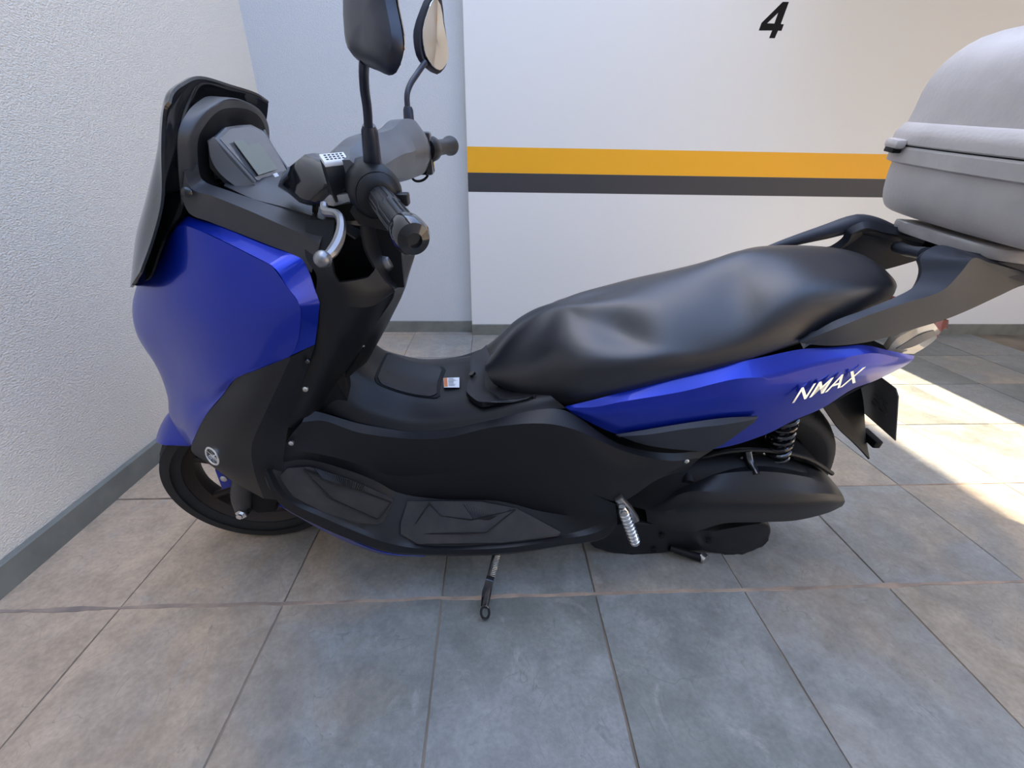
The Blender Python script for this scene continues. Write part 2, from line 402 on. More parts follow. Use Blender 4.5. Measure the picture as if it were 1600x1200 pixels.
# ------------------------------------------------------------------ the setting
def sbox(name, lo, hi, m, parent=None, kind='structure', bev=0.0):
    c = [(a + b_) / 2 for a, b_ in zip(lo, hi)]; s = [b_ - a for a, b_ in zip(lo, hi)]
    bm = box_bm((0, 0, 0), s, bev=bev)
    o = finish(bm, name, m, parent, smooth=False); o.location = c
    if parent is None and kind: o['kind'] = kind
    return o
TX, TY, X0, Y0 = 0.3989, 0.4043, -0.933, 0.740
XW, YB, YW, XC = -1.270, 2.824, 2.764, -0.139
floor = sbox('floor', (-1.6, -4.5, -0.10), (6.2, 3.0, -0.0035), M['grout'])
wl = sbox('wall_left', (-1.47, -4.5, -0.1), (XW, 3.1, 8.16), M['wall_s'])
wb = sbox('wall_back', (-1.47, YB, -0.1), (XC, 3.1, 3.4), M['wall_l'])
ww = sbox('wall_back', (XC, YW, -0.1), (6.2, 3.1, 3.4), M['wall_w'])
wf_ = sbox('unseen_front_wall', (-1.47, -2.6, -0.1), (6.2, -2.4, 4.2), M['concrete'])  # unseen wall added behind the camera to cut light and reflections
wr_ = sbox('wall_right', (6.0, -4.5, -0.1), (6.2, 2.9, 2.75), M['wall_w'])
ceil = sbox('unseen_ceiling', (1.44, 0.55, 2.60), (6.2, 3.1, 2.80), M['concrete'])  # unseen roof slab, shaped to bound the sun strip and let bounce in
sbox('baseboard_left', (XW, -4.5, -0.01), (XW + .022, YB, 0.076), M['skirt'], bev=.002)
sbox('baseboard_back', (XW + .022, YB - .012, -0.01), (XC - .001, YB, 0.078), M['skirt'], bev=.002)
sbox('baseboard_back', (XC - .001, YW - .012, -0.01), (6.0, YW, 0.074), M['skirt'], bev=.002)

# slate tiles, each a slab of its own
random.seed(7)
tile_meshes = []
for k in range(7):
    bm = bmesh.new(); n = 7
    hw, hh = TX / 2 - .0018, TY / 2 - .0018
    top = []
    pts = []
    for (ax, ay, bx, by) in ((-1, -1, 1, -1), (1, -1, 1, 1), (1, 1, -1, 1), (-1, 1, -1, -1)):
        for j in range(n):
            t = j / n; x = (ax + (bx - ax) * t) * hw; y = (ay + (by - ay) * t) * hh
            jx = random.uniform(-.0014, .0006) if j else 0
            pts.append(Vector((x * (1 + jx / hw), y * (1 + jx / hh), 0)))
    bm = prism_bm(pts, (0, 0, -.014))
    me = bpy.data.meshes.new('tile'); bmesh.ops.recalc_face_normals(bm, faces=bm.faces[:])
    top_e = [e for e in bm.edges if all(abs(v.co.z) < 1e-6 for v in e.verts)]
    bmesh.ops.bevel(bm, geom=top_e, offset=.0010, segments=1, affect='EDGES')
    bm.to_mesh(me); bm.free(); me.materials.append(M['slate']); tile_meshes.append(me)
for i in range(-1, 11):
    for j in range(-3, 6):
        cx, cy = X0 + TX * (i + .5), Y0 + TY * (j + .5)
        if cy > YW + .1 and cx > XC + .2: continue
        lox, hix = max(cx - TX / 2, XW + .002), cx + TX / 2
        hiy = min(cy + TY / 2, YB - .001)
        if hix - lox < .03 or hiy - (cy - TY / 2) < .02: continue
        o = bpy.data.objects.new('tile', random.choice(tile_meshes)); COL.objects.link(o); o.parent = floor
        sx, sy = (hix - lox) / TX, (hiy - (cy - TY / 2)) / TY
        fx, fy = random.choice((1, -1)), random.choice((1, -1))
        o.scale = (sx * fx, sy * fx * 1.0 if fx > 0 else sy, 1)
        if fx < 0: o.scale = (-sx, -sy, 1)
        else: o.scale = (sx, sy, 1)
        o.location = Vector(((lox + hix) / 2, (cy - TY / 2 + hiy) / 2, random.uniform(-.0012, .0008))) - floor.location
        o.rotation_euler = (random.uniform(-.002, .002), random.uniform(-.002, .002), 0)

# rough mortar squeezed out along the cross joints
def mortar(y, x0, x1, hw):
    bm = bmesh.new(); N = int((x1 - x0) / .012); A = []; B = []
    for k in range(N + 1):
        x = x0 + (x1 - x0) * k / N
        a = hw * (.75 + .9 * (noise.noise(Vector((x * 9, y * 7, 0))) + .4 * noise.noise(Vector((x * 40, y, 3)))))
        b_ = hw * (.75 + .9 * (noise.noise(Vector((x * 9, y * 7, 9))) + .4 * noise.noise(Vector((x * 40, y, 7)))))
        A.append([bm.verts.new((x, y + max(a, .001), -.003)), bm.verts.new((x, y + max(a, .001) * .6, .0012)), bm.verts.new((x, y - max(b_, .001) * .6, .0012)), bm.verts.new((x, y - max(b_, .001), -.003))])
    for p, q in zip(A, A[1:]):
        for j in range(3): bm.faces.new((p[j], p[j + 1], q[j + 1], q[j]))
    o = finish(bm, 'mortar_joint', M['mortar'], floor, kind='stuff'); o.location = -floor.location
mortar(Y0, XW + .024, 1.5, .009)
mortar(Y0 + TY, XW + .024, 3.0, .0028)

# painted bands and bay number
def wall_paint(name, poly, m, parent, holes=None):
    bm = bmesh.new()
    vs = [bm.verts.new((x, YW - .0006, z)) for x, z in poly]
    es = [bm.edges.new((vs[i], vs[(i + 1) % len(vs)])) for i in range(len(vs))]
    if holes:
        hs = [bm.verts.new((x, YW - .0006, z)) for x, z in holes]
        es += [bm.edges.new((hs[i], hs[(i + 1) % len(hs)])) for i in range(len(hs))]
    bmesh.ops.triangle_fill(bm, edges=es, use_beauty=True)
    r_ = bmesh.ops.extrude_face_region(bm, geom=bm.faces[:])
    bmesh.ops.translate(bm, vec=(0, .0012, 0), verts=[g for g in r_['geom'] if isinstance(g, bmesh.types.BMVert)])
    o = finish(bm, name, m, parent, smooth=False); o.location = -parent.location
    return o
wall_paint('yellow_stripe', [(XC, .996), (6.0, .996), (6.0, 1.128), (XC, 1.128)], M['yellow'], ww)
wall_paint('black_stripe', [(XC, .893), (6.0, .893), (6.0, .9955), (XC, .9955)], M['black'], ww)
wall_paint('number', [(1.507, 1.806), (1.54, 1.807), (1.524, 1.717), (1.541, 1.716), (1.536, 1.689), (1.517, 1.689), (1.509, 1.657), (1.478, 1.657), (1.485, 1.689), (1.413, 1.687), (1.419, 1.719)],
           M['ink'], ww, [(1.496, 1.762), (1.489, 1.718), (1.450, 1.718)])

# ------------------------------------------------------------------ the scooter
S = empty('scooter', (0, 1.01, 0))
S.matrix_world = Matrix.Translation((0, 1.01, 0)) @ Matrix.Rotation(R(-1.5), 4, 'Z') @ Matrix.Rotation(R(8), 4, 'X')
S['label'] = 'blue and black motor scooter leaning on its side stand, silver case behind its seat'
S['category'] = 'scooter'
# --- front wheel, turned a little to the left
def wheel_(parent_loc, rz, Rt, wd, rim_r, spokes, disc=True):
    ww_ = finish(wheel_bm(rim_r, wd, spokes), 'wheel', M['rim'], S, angle=35)
    ww_.location = parent_loc; ww_.rotation_euler = (0, 0, R(rz))
    h = wd / 2
    prof = [(rim_r - .006, -h * .72), (rim_r + .012, -h * .86), (rim_r + .035, -h * .98), (Rt - .038, -h), (Rt - .022, -h * .92), (Rt - .010, -h * .7), (Rt - .003, -h * .4), (Rt, 0)]
    prof = prof + [(a, -b_) for a, b_ in prof[-2::-1]] + [prof[0]]
    ty = finish(lathe_bm(prof, n=96), 'tyre', M['rubber'], ww_, angle=50)
    # tread grooves as raised sipes
    bm = bmesh.new()
    for k in range(46):
        for s in (-1, 1):
            t = 2 * math.pi * (k + (0.5 if s > 0 else 0)) / 46
            pts = []
            for f, (rr, yy) in enumerate([(Rt - .0015, .2), (Rt - .0065, .55), (Rt - .0165, .82), (Rt - .024, .90)]):
                a = t + f * .045
                pts.append(Vector((math.cos(a) * (rr), s * yy * h, math.sin(a) * (rr))))
            tube_bm(pts, .0013, 4, bm, smooth=1)
    tr_ = finish(bm, 'tread', M['dark'], ww_, kind='stuff')
    if disc:
        bm = lathe_bm([(.115, -.0025), (.075, -.0025), (.075, .0025), (.115, .0025), (.115, -.0025)], o=(0, .048, 0), n=48)
        finish(bm, 'brake_disc', M['rim'], ww_)
    return ww_
def wheel_bm(r0, wd, ns):
    h = wd / 2 * .74
    prof = [(r0 + .004, -h), (r0 - .004, -h + .002), (r0 - .012, -h + .012), (r0 - .026, -h + .022), (r0 - .030, 0), (r0 - .026, h - .022), (r0 - .012, h - .012), (r0 - .004, h - .002), (r0 + .004, h), (r0 - .004, h * .5), (r0 - .016, 0), (r0 - .004, -h * .5), (r0 + .004, -h)]
    bm = lathe_bm(prof, n=72)
    lathe_bm([(0, -.050), (.026, -.050), (.034, -.035), (.038, 0), (.034, .035), (.026, .050), (0, .050)], n=32, bm=bm)
    for k in range(ns):
        a = 2 * math.pi * k / ns
        for d in (-.16, .16):
            p = [Vector((math.cos(a) * .03, -.006, math.sin(a) * .03)), Vector((math.cos(a + d * .35) * .08, -.012, math.sin(a + d * .35) * .08)), Vector((math.cos(a + d) * (r0 - .026), -.010, math.sin(a + d) * (r0 - .026)))]
            tube_bm(p, [.014, .009, .011], 8, bm)
    return bm
fwh = wheel_((-.645, -.01, .238), 7.5, .236, .108, .185, 5)
rwh = wheel_((.685, 0, .256), 0, .256, .130, .178, 5)

# fork leg, axle nut, blue mudguard
bm = tube_bm(G('''-576,-112,413 -614,-118,322 -639,-122,257 -650,-124,205''')[0], [.024, .025, .025, .020], 16)
fk = finish(bm, 'fork_leg', M['cowl'], S)
bm = tube_bm(G('''-657,100,242 -717,105,115''')[0], [.024, .024], 12, smooth=1); finish(bm, 'fork_leg', M['cowl'], S)
bm = lathe_bm([(0, .02), (.008, .02), (.008, .012), (.014, .012), (.015, .0), (.015, -.012), (0, -.012)], G('''-639,-140,219''')[0][0], (0, -1, .1), 6)
finish(bm, 'axle_nut', M['chrome'], fk)
bm = prism_bm(G('''-615,-120,302 -578,-120,313 -552,-120,247 -575,-120,192 -620,-124,192 -636,-124,222''')[0], (0, .02, 0), .003); finish(bm, 'caliper_bracket', M['dark'], fk)
fen = shell('mudguard', G('''-920,50,320 -888,50,368 -847,50,412 -785,50,461 -719,50,485 -642,50,496; -891,0,348 -861,0,390 -826,0,430 -771,0,469 -707,0,497 -628,0,509; -859,-40,372 -828,-40,415 -796,-38,450 -748,-35,483 -687,-32,500 -608,-32,508; -825,-70,391 -792,-72,422 -751,-72,454 -706,-70,480 -654,-68,493 -588,-66,504; -788,-92,404 -753,-96,416 -718,-96,439 -679,-92,459 -635,-88,475 -571,-84,487; -739,-100,408 -713,-104,412 -682,-104,422 -649,-100,434 -605,-96,451 -555,-90,466'''), M['blue'], S, out=(-.5, -.5, .7), mirror=False)
bm = prism_bm(G('''-673,-92,415 -616,-92,394 -667,-98,266 -701,-100,256 -696,-96,322''')[0], (0, .006, 0), .002)
fp = finish(bm, 'mudguard_bracket', M['blue'], S); screw(G('''-678,-104,301''')[0][0], fp, 'bolt', .0085)

# --- core under the panels, so nothing shows through the gaps
halves = []
for x, z0, z1, hw in ((-.62, .42, .62, .07), (-.52, .32, .82, .11), (-.42, .22, .90, .13), (-.33, .20, .78, .12), (-.28, .17, .52, .12), (-.1, .15, .44, .115), (.1, .15, .44, .12), (.3, .22, .50, .12), (.5, .34, .60, .11), (.7, .50, .66, .09), (.86, .60, .68, .05)):
    zc = (z0 + z1) / 2
    halves.append([Vector((x, 0, z1)), Vector((x, -hw * .8, z1 - .02)), Vector((x, -hw, zc)), Vector((x, -hw * .8, z0 + .02)), Vector((x, 0, z0))])
half_loft('frame_shroud', halves, M['dark'], S, n=3, ns=2)

# --- blue front fairing: main face and bevelled rim
fr = shell('front_fairing', G('''-550,-60,909 -521,-125,921 -486,-150,931 -432,-170,918 -367,-190,893 -340,-200,884; -657,0,846 -609,-75,875 -529,-140,878 -444,-180,871 -370,-195,859 -325,-206,857; -728,0,772 -694,-50,798 -584,-130,817 -472,-180,815 -386,-200,819 -309,-211,823; -779,0,710 -745,-40,729 -631,-115,760 -500,-176,777 -394,-201,792 -311,-211,805; -792,0,645 -757,-45,671 -648,-110,702 -524,-170,722 -430,-195,723 -351,-207,724; -780,0,583 -752,-45,592 -660,-105,624 -581,-150,638 -519,-178,646 -477,-188,663; -781,-10,503 -759,-50,517 -682,-105,554 -630,-135,571 -577,-160,585 -529,-175,613; -784,-30,454 -769,-60,466 -711,-105,494 -660,-138,521 -617,-160,539 -581,-172,563; -733,-80,404 -714,-110,417 -696,-125,433 -684,-135,444 -675,-142,452 -666,-148,462'''), M['blue'], S, thick=.003, nr=5, nc=5, br=(), bc=(), out=(-.3, -1, 0))
shell('fairing_rim', G('''-532,-80,937 -486,-128,939 -450,-142,934 -419,-150,929 -348,-162,905 -318,-167,895 -304,-171,886 -296,-175,867 -289,-180,812 -300,-183,776 -314,-186,735; -524,-122,922 -487,-148,931 -461,-160,927 -431,-170,919 -366,-190,894 -341,-199,885 -332,-203,876 -324,-206,857 -309,-211,824 -311,-211,805 -351,-207,724'''), M['blue'], S, thick=.003, nr=2, nc=5, br=(), bc=(5, 8, 9), out=(.3, -1, .6))
# black nose panel between the fairing halves, under the windscreen
shell('nose_cover', G('''-723,0,786 -677,-60,802 -613,-110,833 -529,-130,918; -669,0,883 -616,-60,899 -556,-110,923 -500,-130,944; -601,0,954 -558,-60,965 -513,-110,974 -480,-128,973'''), M['dark'], S, thick=.003, full=True, out=(-1, 0, .5))

# --- windscreen
ws = shell('windscreen', G('''-584,-162,858 -639,-132,820 -691,-70,799 -732,0,774; -540,-158,915 -592,-122,903 -646,-60,890 -677,0,876; -504,-154,971 -549,-120,967 -592,-60,961 -615,0,954; -473,-156,1038 -493,-130,1042 -529,-68,1041 -553,0,1040; -457,-157,1070 -468,-136,1080 -499,-72,1091 -510,0,1100; -446,-154,1092 -453,-130,1106 -471,-72,1118 -479,0,1130; -441,-150,1098 -447,-126,1109 -462,-70,1121 -471,0,1131'''), M['screen'], S, thick=.004, nr=6, nc=6, full=True, out=(-1, 0, .2))
for s in (1, -1):
    p = G('''-463,-150,981''')[0][0]; screw((p.x, p.y * s, p.z), ws, 'screw', .0075, (0.4, -s, .2), 'gloss')

# --- meter hood and cowl
shell('meter_hood', G('''-489,-136,958 -466,-142,1016 -451,-137,1060 -449,-105,1083 -454,-55,1098 -464,0,1104; -464,-132,992 -452,-131,1023 -442,-127,1055 -434,-96,1080 -431,-50,1095 -431,0,1101; -462,-124,993 -451,-124,1023 -441,-120,1053 -433,-90,1079 -430,-48,1093 -433,0,1098; -457,-116,995 -453,-113,1019 -442,-110,1050 -434,-84,1072 -433,-45,1085 -436,0,1088'''), M['cowl'], S, thick=.004, full=True, nr=4, nc=5, out=(.5, 0, 1))
shell('meter_surround', G('''-458,-116,994 -453,-113,1019 -442,-110,1050 -434,-84,1072 -433,-45,1085 -436,0,1088; -460,-103,983 -456,-104,1016 -445,-102,1045 -436,-80,1065 -434,-44,1079 -436,0,1081; -461,-90,973 -459,-88,1007 -450,-88,1032 -442,-70,1049 -439,-40,1061 -445,0,1062; -449,-80,964 -462,-70,993 -455,-66,1016 -444,-55,1034 -443,-30,1046 -443,0,1049'''), M['dark'], S, thick=.003, full=True, nr=3, nc=5, out=(.5, 0, 1))
shell('upper_cowl', G('''-453,-117,1015 -455,-114,993 -422,-112,978 -386,-110,965 -352,-108,955 -314,-110,945 -267,-130,934; -460,-142,1009 -460,-142,986 -419,-158,977 -368,-164,958 -323,-167,938 -292,-167,923 -270,-168,910; -483,-138,970 -479,-140,948 -444,-148,936 -392,-160,920 -347,-167,904 -319,-170,893 -293,-174,864'''), M['cowl'], S, thick=.003, nr=5, nc=5, br=(1,), out=(0, -1, 1), angle=30)
shell('cowl_top', G('''-438,-92,982 -386,-110,965 -351,-110,956 -313,-112,946 -261,-120,929 -226,-124,908; -431,-40,1002 -401,-45,987 -366,-45,973 -323,-50,960 -272,-50,935 -217,-60,904; -439,0,1004 -410,0,989 -373,0,977 -329,0,962 -269,0,938 -217,0,907'''), M['cowl'], S, thick=.003, full=False, out=(0, 0, 1))
p = G('''-342,-78,946''')[0][0]
finish(lathe_bm([(0, .004), (.006, .004), (.009, .001), (.009, -.004)], p, (0.2, -.6, .8), 20), 'cap', M['gloss'], S)

# --- meter
hs = shell('meter_housing', G('''-438,-94,1045 -444,-92,1019 -437,-90,997 -409,-82,969 -401,-50,961 -398,0,953; -431,-86,1052 -425,-84,1030 -413,-80,1007 -396,-72,979 -393,-45,975 -395,0,972'''), M['dash'], S, thick=.003, full=False, out=(0, -1, .3), br=())
face = G('''-432,-84,1050 -398,-66,981 -395,0,977''')[0]
A, B_, Cc = face; top_c = G('''-428,0,1064''')[0][0]
loop = [A, A.lerp(B_, .5), B_, (B_ + Cc) / 2 + (Cc - top_c) * .015, Cc, flip((B_ + Cc) / 2) + (Cc - top_c) * .015, flip(B_), flip(A).lerp(flip(B_), .5), flip(A), flip((A + top_c) / 2) - (Cc - top_c) * .07, top_c, (A + top_c) / 2 - (Cc - top_c) * .07]
nrm = (B_ - A).cross(flip(A) - A).normalized(); nrm = nrm if nrm.z > 0 else -nrm
bm = prism_bm([q - nrm * .045 for q in loop], nrm * .045, .003)
mt = finish(bm, 'meter', M['dash'], S, angle=30)
bm = prism_bm([q + nrm * .0003 for q in ((top_c + Cc) / 2 + (q - (top_c + Cc) / 2) * .90 for q in loop)], nrm * .001)
finish(bm, 'meter_glass', mat('smoke_glass', (.12, .12, .125), .08, coat=1), mt)
u = (flip(A) - A).normalized(); v = nrm.cross(u); c0 = (top_c + Cc) / 2 + nrm * .0015
bm = prism_bm([c0 + u * a + v * b_ for a, b_ in ((-.054, -.032), (.020, -.032), (.020, .024), (-.054, .024))], nrm * .0008)
finish(bm, 'display', M['lcd'], mt)
bm = prism_bm([c0 + u * a + v * b_ for a, b_ in ((-.008, -.043), (.008, -.043), (.008, -.037), (-.008, -.037))], nrm * .0008)
finish(bm, 'badge', M['white'], mt)

# --- lower side panel with badge
sp = shell('side_panel', G('''-481,-186,661 -410,-203,696 -351,-207,722 -314,-186,734; -534,-173,609 -443,-208,645 -393,-214,657 -365,-186,638; -587,-170,558 -490,-208,590 -431,-222,598 -408,-190,556; -669,-146,458 -565,-194,495 -480,-224,517 -426,-205,500; -677,-148,434 -587,-196,444 -491,-230,454 -442,-215,444; -646,-158,410 -573,-198,391 -501,-226,368 -456,-226,362'''), M['plastic'], S, thick=.003, nr=5, nc=5, bc=(2,), out=(-.2, -1, 0), angle=20)
c = G('''-597,-184,459''')[0][0]; ax_u = (G('''-581,-185,439''')[0][0] - G('''-645,-150,448''')[0][0]).normalized()
a_u = G('''-567,-198,461''')[0][0]; a_v = G('''-591,-181,484''')[0][0]
U = (a_u - c).normalized(); V = (a_v - c); V = (V - U * V.dot(U)).normalized(); Nn = U.cross(V); Nn = Nn if Nn.y < 0 else -Nn
c = c + Nn * .004
prof = [(.0225, -.004), (.0225, .0015), (.0210, .0028), (.0185, .0028), (.0172, .0012), (.0172, -.004)]
bm = lathe_bm(prof, c, Nn, 40)
for k in range(3):
    a = R(90 + 120 * k); d = U * math.cos(a) + V * math.sin(a); e = U * -math.sin(a) + V * math.cos(a)
    tube_bm([c - d * .016, c + d * .004], .0010, 6, bm, smooth=1)
    for s in (-1, 0, 1):
        tube_bm([c + d * .003 + e * s * .0035, c + d * .016 + e * s * .0035], .0009, 6, bm, smooth=1)
    tube_bm([c + d * .003 - e * .0035, c + d * .003 + e * .0035], .0009, 6, bm, smooth=1)
finish(bm, 'badge', M['chrome'], S)
finish(lathe_bm([(0, -.001), (.018, -.001), (.018, -.004), (0, -.004)], c, Nn, 32), 'badge_backing', M['gloss'], S)

# --- knee shield with the open pocket
ks = shell('knee_shield', G('''-298,-178,811 -248,-176,806 -212,-150,795 -177,-106,806; -318,-180,755 -280,-178,744 -253,-140,724 -222,-100,739; -341,-180,702 -313,-174,677 -302,-128,644 -267,-90,672; -379,-180,629 -358,-168,601 -353,-128,572 -328,-92,593; -425,-184,537 -403,-166,522 -393,-140,515 -383,-122,527'''), M['plastic'], S, thick=.004, nr=5, nc=5, out=(.6, -1, .3), mirror=False)
poc = G('''-249,-190,941 -202,-180,923 -196,-175,867 -203,-172,852 -211,-172,845 -250,-180,849 -256,-184,862 -258,-190,892''')[0]
cut = finish(prism_bm([q + Vector((0, -.02, 0)) for q in poc], (0.0, .12, 0)), 'pocket_cutter', None)
ks2 = shell('knee_shield', G('''-291,-150,941 -257,-140,941 -228,-134,938 -214,-122,936; -295,-174,890 -262,-164,894 -232,-150,898 -211,-126,889; -283,-180,862 -253,-178,853 -224,-160,840 -189,-119,829; -291,-179,834 -251,-178,828 -216,-155,819 -181,-112,815; -299,-178,810 -248,-176,805 -212,-150,794 -178,-106,804'''), M['plastic'], S, thick=.006, nr=6, nc=6, out=(.6, -1, .3), mirror=False)
cut.parent = S
boolean_cut(ks2, cut)
bm = prism_bm([q + Vector((0, .095, 0)) for q in G('''-279,-185,968 -160,-170,952 -168,-165,799 -290,-180,805''')[0]], (0, .01, 0))
finish(bm, 'storage_pocket', M['dark'], S)
# right knee shield mirrored, and the ridge in the middle with the ignition
shell('knee_shield', [[flip(q) for q in r] for r in G('''-302,-172,896 -228,-138,932 -211,-124,929; -275,-184,863 -224,-158,839 -191,-118,829; -282,-186,815 -212,-150,795 -177,-106,806; -299,-188,760 -253,-140,724 -222,-100,739; -320,-188,707 -302,-128,644 -267,-90,672; -409,-188,541 -393,-140,515 -383,-122,527''')], M['plastic'], S, thick=.004, out=(.6, 1, .3), mirror=False)
shell('steering_cover', G('''-211,-124,929 -201,-60,916 -207,0,904; -211,-126,889 -198,-60,875 -197,0,874; -189,-119,829 -192,-60,817 -191,0,805; -177,-107,806 -180,-50,793 -180,0,784; -222,-100,739 -219,-50,719 -221,0,703; -267,-90,672 -256,-45,655 -263,0,636; -343,-118,560 -326,-60,563 -325,0,541'''), M['plastic'], S, thick=.004, full=True, out=(1, 0, .3), bc=(0,))
p = G('''-198,-66,847''')[0][0]
ig = finish(lathe_bm([(0, .016), (.011, .015), (.017, .008), (.019, 0), (.019, -.012)], p, (.85, -.25, .3), 24), 'ignition_switch', M['alu'], S)
finish(box_bm(p + Vector((.014, -.004, .004)), (.012, .006, .020), bev=.002), 'key_slot', M['dark'], ig)
p = G('''-186,-58,817''')[0][0]
finish(box_bm(p, (.02, .02, .018), bev=.003), 'fuel_lid_switch', M['gloss'], S)

# --- centre tunnel, fuel lid, label
TUNNEL = G('''-374,-124,538 -340,-118,572 -310,-86,601 -305,-60,611 -305,0,607; -290,-140,514 -281,-124,542 -271,-86,563 -266,-66,574 -269,0,572; -184,-146,495 -183,-130,515 -189,-88,533 -193,-66,539 -203,0,536; -94,-148,503 -92,-130,522 -100,-88,530 -110,-66,528 -119,0,519; -2,-148,528 -5,-132,541 -25,-88,545 -49,-64,538 -60,0,527; 104,-146,557 81,-132,567 47,-88,566 18,-60,565 5,0,561; 164,-140,556 136,-130,576 103,-90,585 76,-60,583 71,0,580''')
shell('centre_tunnel', TUNNEL, M['plastic'], S, thick=.004, full=True, nr=5, nc=5, bc=(2,), out=(0, 0, 1), angle=30)
def grid_point(g, a, b_):
    i, j = int(a), int(b_); i = min(i, len(g) - 2); j = min(j, len(g[0]) - 2); fa, fb = a - i, b_ - j
    return g[i][j].lerp(g[i][j + 1], fb).lerp(g[i + 1][j].lerp(g[i + 1][j + 1], fb), fa)
tg = [list(q) + [flip(p) for p in reversed(q[:-1])] for q in TUNNEL]
tg = dense(tg, 10, 10, (), (2, 6))
def lid_part(i0, i1, j0, j1, up):
    o = []
    for i in range(i0, i1 + 1):
        k = 3 if i in (i0, i1) else (1 if i in (i0 + 1, i1 - 1) else 0)
        row = []
        for j in range(j0, j1 + 1):
            jj = min(max(j, j0 + k), j1 - k) if k else j
            row.append(tg[i][jj] + Vector((0, 0, up)) + Vector((0, .00002 * (j - jj), 0)))
        o.append(row)
    return o
finish(shell_bm(lid_part(10, 29, 29, 51, .0022), .006, (0, 0, 1)), 'lid_gap_shade', M['dark'], S)  # dark sheet paints the shaded gap round the lid
finish(shell_bm(lid_part(11, 28, 30, 50, .0045), .006, (0, 0, 1)), 'fuel_lid', M['plastic'], S)
lab = G('''-123,24,520 -83,24,522; -116,-20,522 -79,-20,522''')
lab = [[q + Vector((0, 0, .005)) for q in r] for r in lab]
lb = shell('warning_label', lab, M['white'], S, thick=.0008, mirror=False, nr=2, nc=2, out=(0, -.5, 1))
a, b_ = lab[0]; c_, d_ = lab[1]
nn = (b_ - a).cross(c_ - a).normalized(); nn = nn if nn.z > 0 else -nn
P_ = lambda s, t: (a.lerp(b_, s)).lerp(c_.lerp(d_, s), t) + nn * .0006
bm = prism_bm([P_(.02, .05), P_(.24, .05), P_(.24, .95), P_(.02, .95)], nn * .0003); finish(bm, 'label_band', M['orange'], lb)
bm = bmesh.new()
for k in range(7):
    prism_bm([P_(.30, .10 + k * .12), P_(.62 + .3 * random.random(), .10 + k * .12), P_(.62, .14 + k * .12), P_(.30, .14 + k * .12)], nn * .0002, bm=bm)
finish(bm, 'label_text', M['dash'], lb)

# --- seat base with lock, main side panel
shell('seat_base', G('''-57,-46,555 -54,-22,553 -51,0,550; -56,-80,558 -39,-46,555 -29,0,550; -35,-110,557 -14,-78,554 5,0,543; -26,-120,559 4,-100,559 30,0,524; -15,-128,564 19,-118,563 49,0,501; 42,-130,564 63,-122,570 97,0,505; 79,-130,574 95,-122,580 129,0,515'''), M['plastic'], S, thick=.012, full=True, out=(-.3, -.6, 1), angle=30)
p = G('''-46,-6,554''')[0][0]
finish(lathe_bm([(0, .002), (.0075, .002), (.0085, -.004), (0, -.004)], p + Vector((-.002, 0, .004)), (-.5, -.1, .8), 20), 'seat_lock', M['gloss'], S)
shell('footwell_panel', G('''-386,-150,558 -390,-176,545 -415,-188,520 -444,-204,482; -361,-142,543 -359,-156,533 -379,-172,501 -404,-192,478; -289,-146,518 -290,-161,506 -309,-170,477 -321,-180,440; -234,-148,506 -234,-166,498 -258,-168,456 -269,-166,394; -183,-148,497 -171,-169,493 -190,-166,435 -226,-160,369; -94,-150,504 -94,-174,501 -96,-170,445 -105,-162,380; -2,-150,530 3,-179,535 19,-180,468 26,-174,394; 101,-150,560 112,-184,550 130,-190,478 129,-188,388; 159,-152,560 180,-187,535 222,-200,455 234,-200,352; 285,-166,478 296,-187,473 313,-198,417 308,-200,328; 394,-168,452 407,-182,441 400,-186,415 384,-188,388; 506,-158,452 478,-168,438 468,-168,420 455,-168,397'''), M['plastic'], S, thick=.004, nr=5, nc=5, bc=(1,), out=(0, -1, .3), angle=26)
# --- footboard
fb = shell('footboard', G('''-444,-204,482 -445,-204,458 -459,-222,452 -459,-236,470 -464,-242,459 -467,-242,429; -404,-192,478 -401,-190,452 -438,-236,388 -445,-246,398 -454,-249,381 -454,-244,366; -321,-180,440 -324,-172,400 -356,-236,324 -364,-246,321 -382,-249,298 -379,-240,277; -269,-166,394 -270,-166,358 -300,-236,276 -305,-246,275 -319,-249,249 -315,-240,229; -226,-160,369 -227,-160,312 -245,-236,247 -248,-246,237 -256,-248,210 -249,-238,185; -105,-162,380 -123,-160,288 -164,-234,209 -162,-244,209 -164,-245,190 -164,-235,169; 26,-174,394 19,-165,287 30,-230,210 35,-240,207 35,-241,188 35,-231,167; 129,-188,388 129,-180,265 160,-220,223 172,-230,225 176,-231,203 179,-222,188; 234,-200,352 244,-200,270 254,-206,244 266,-215,236 279,-217,214 279,-210,199; 295,-200,317 301,-200,289 305,-200,275 306,-203,264 309,-205,247 312,-200,236'''), M['plastic'], S, thick=.004, nr=5, nc=3, bc=(1, 2, 3, 4), out=(0, -.6, 1), angle=26)
shell('belly_fairing', G('''-465,-238,359 -377,-238,279 -317,-238,223 -254,-236,179 -165,-232,162; -463,-225,328 -393,-222,243 -336,-218,185 -267,-210,133 -174,-205,119'''), M['blue'], S, thick=.003, out=(0, -1, -.4))
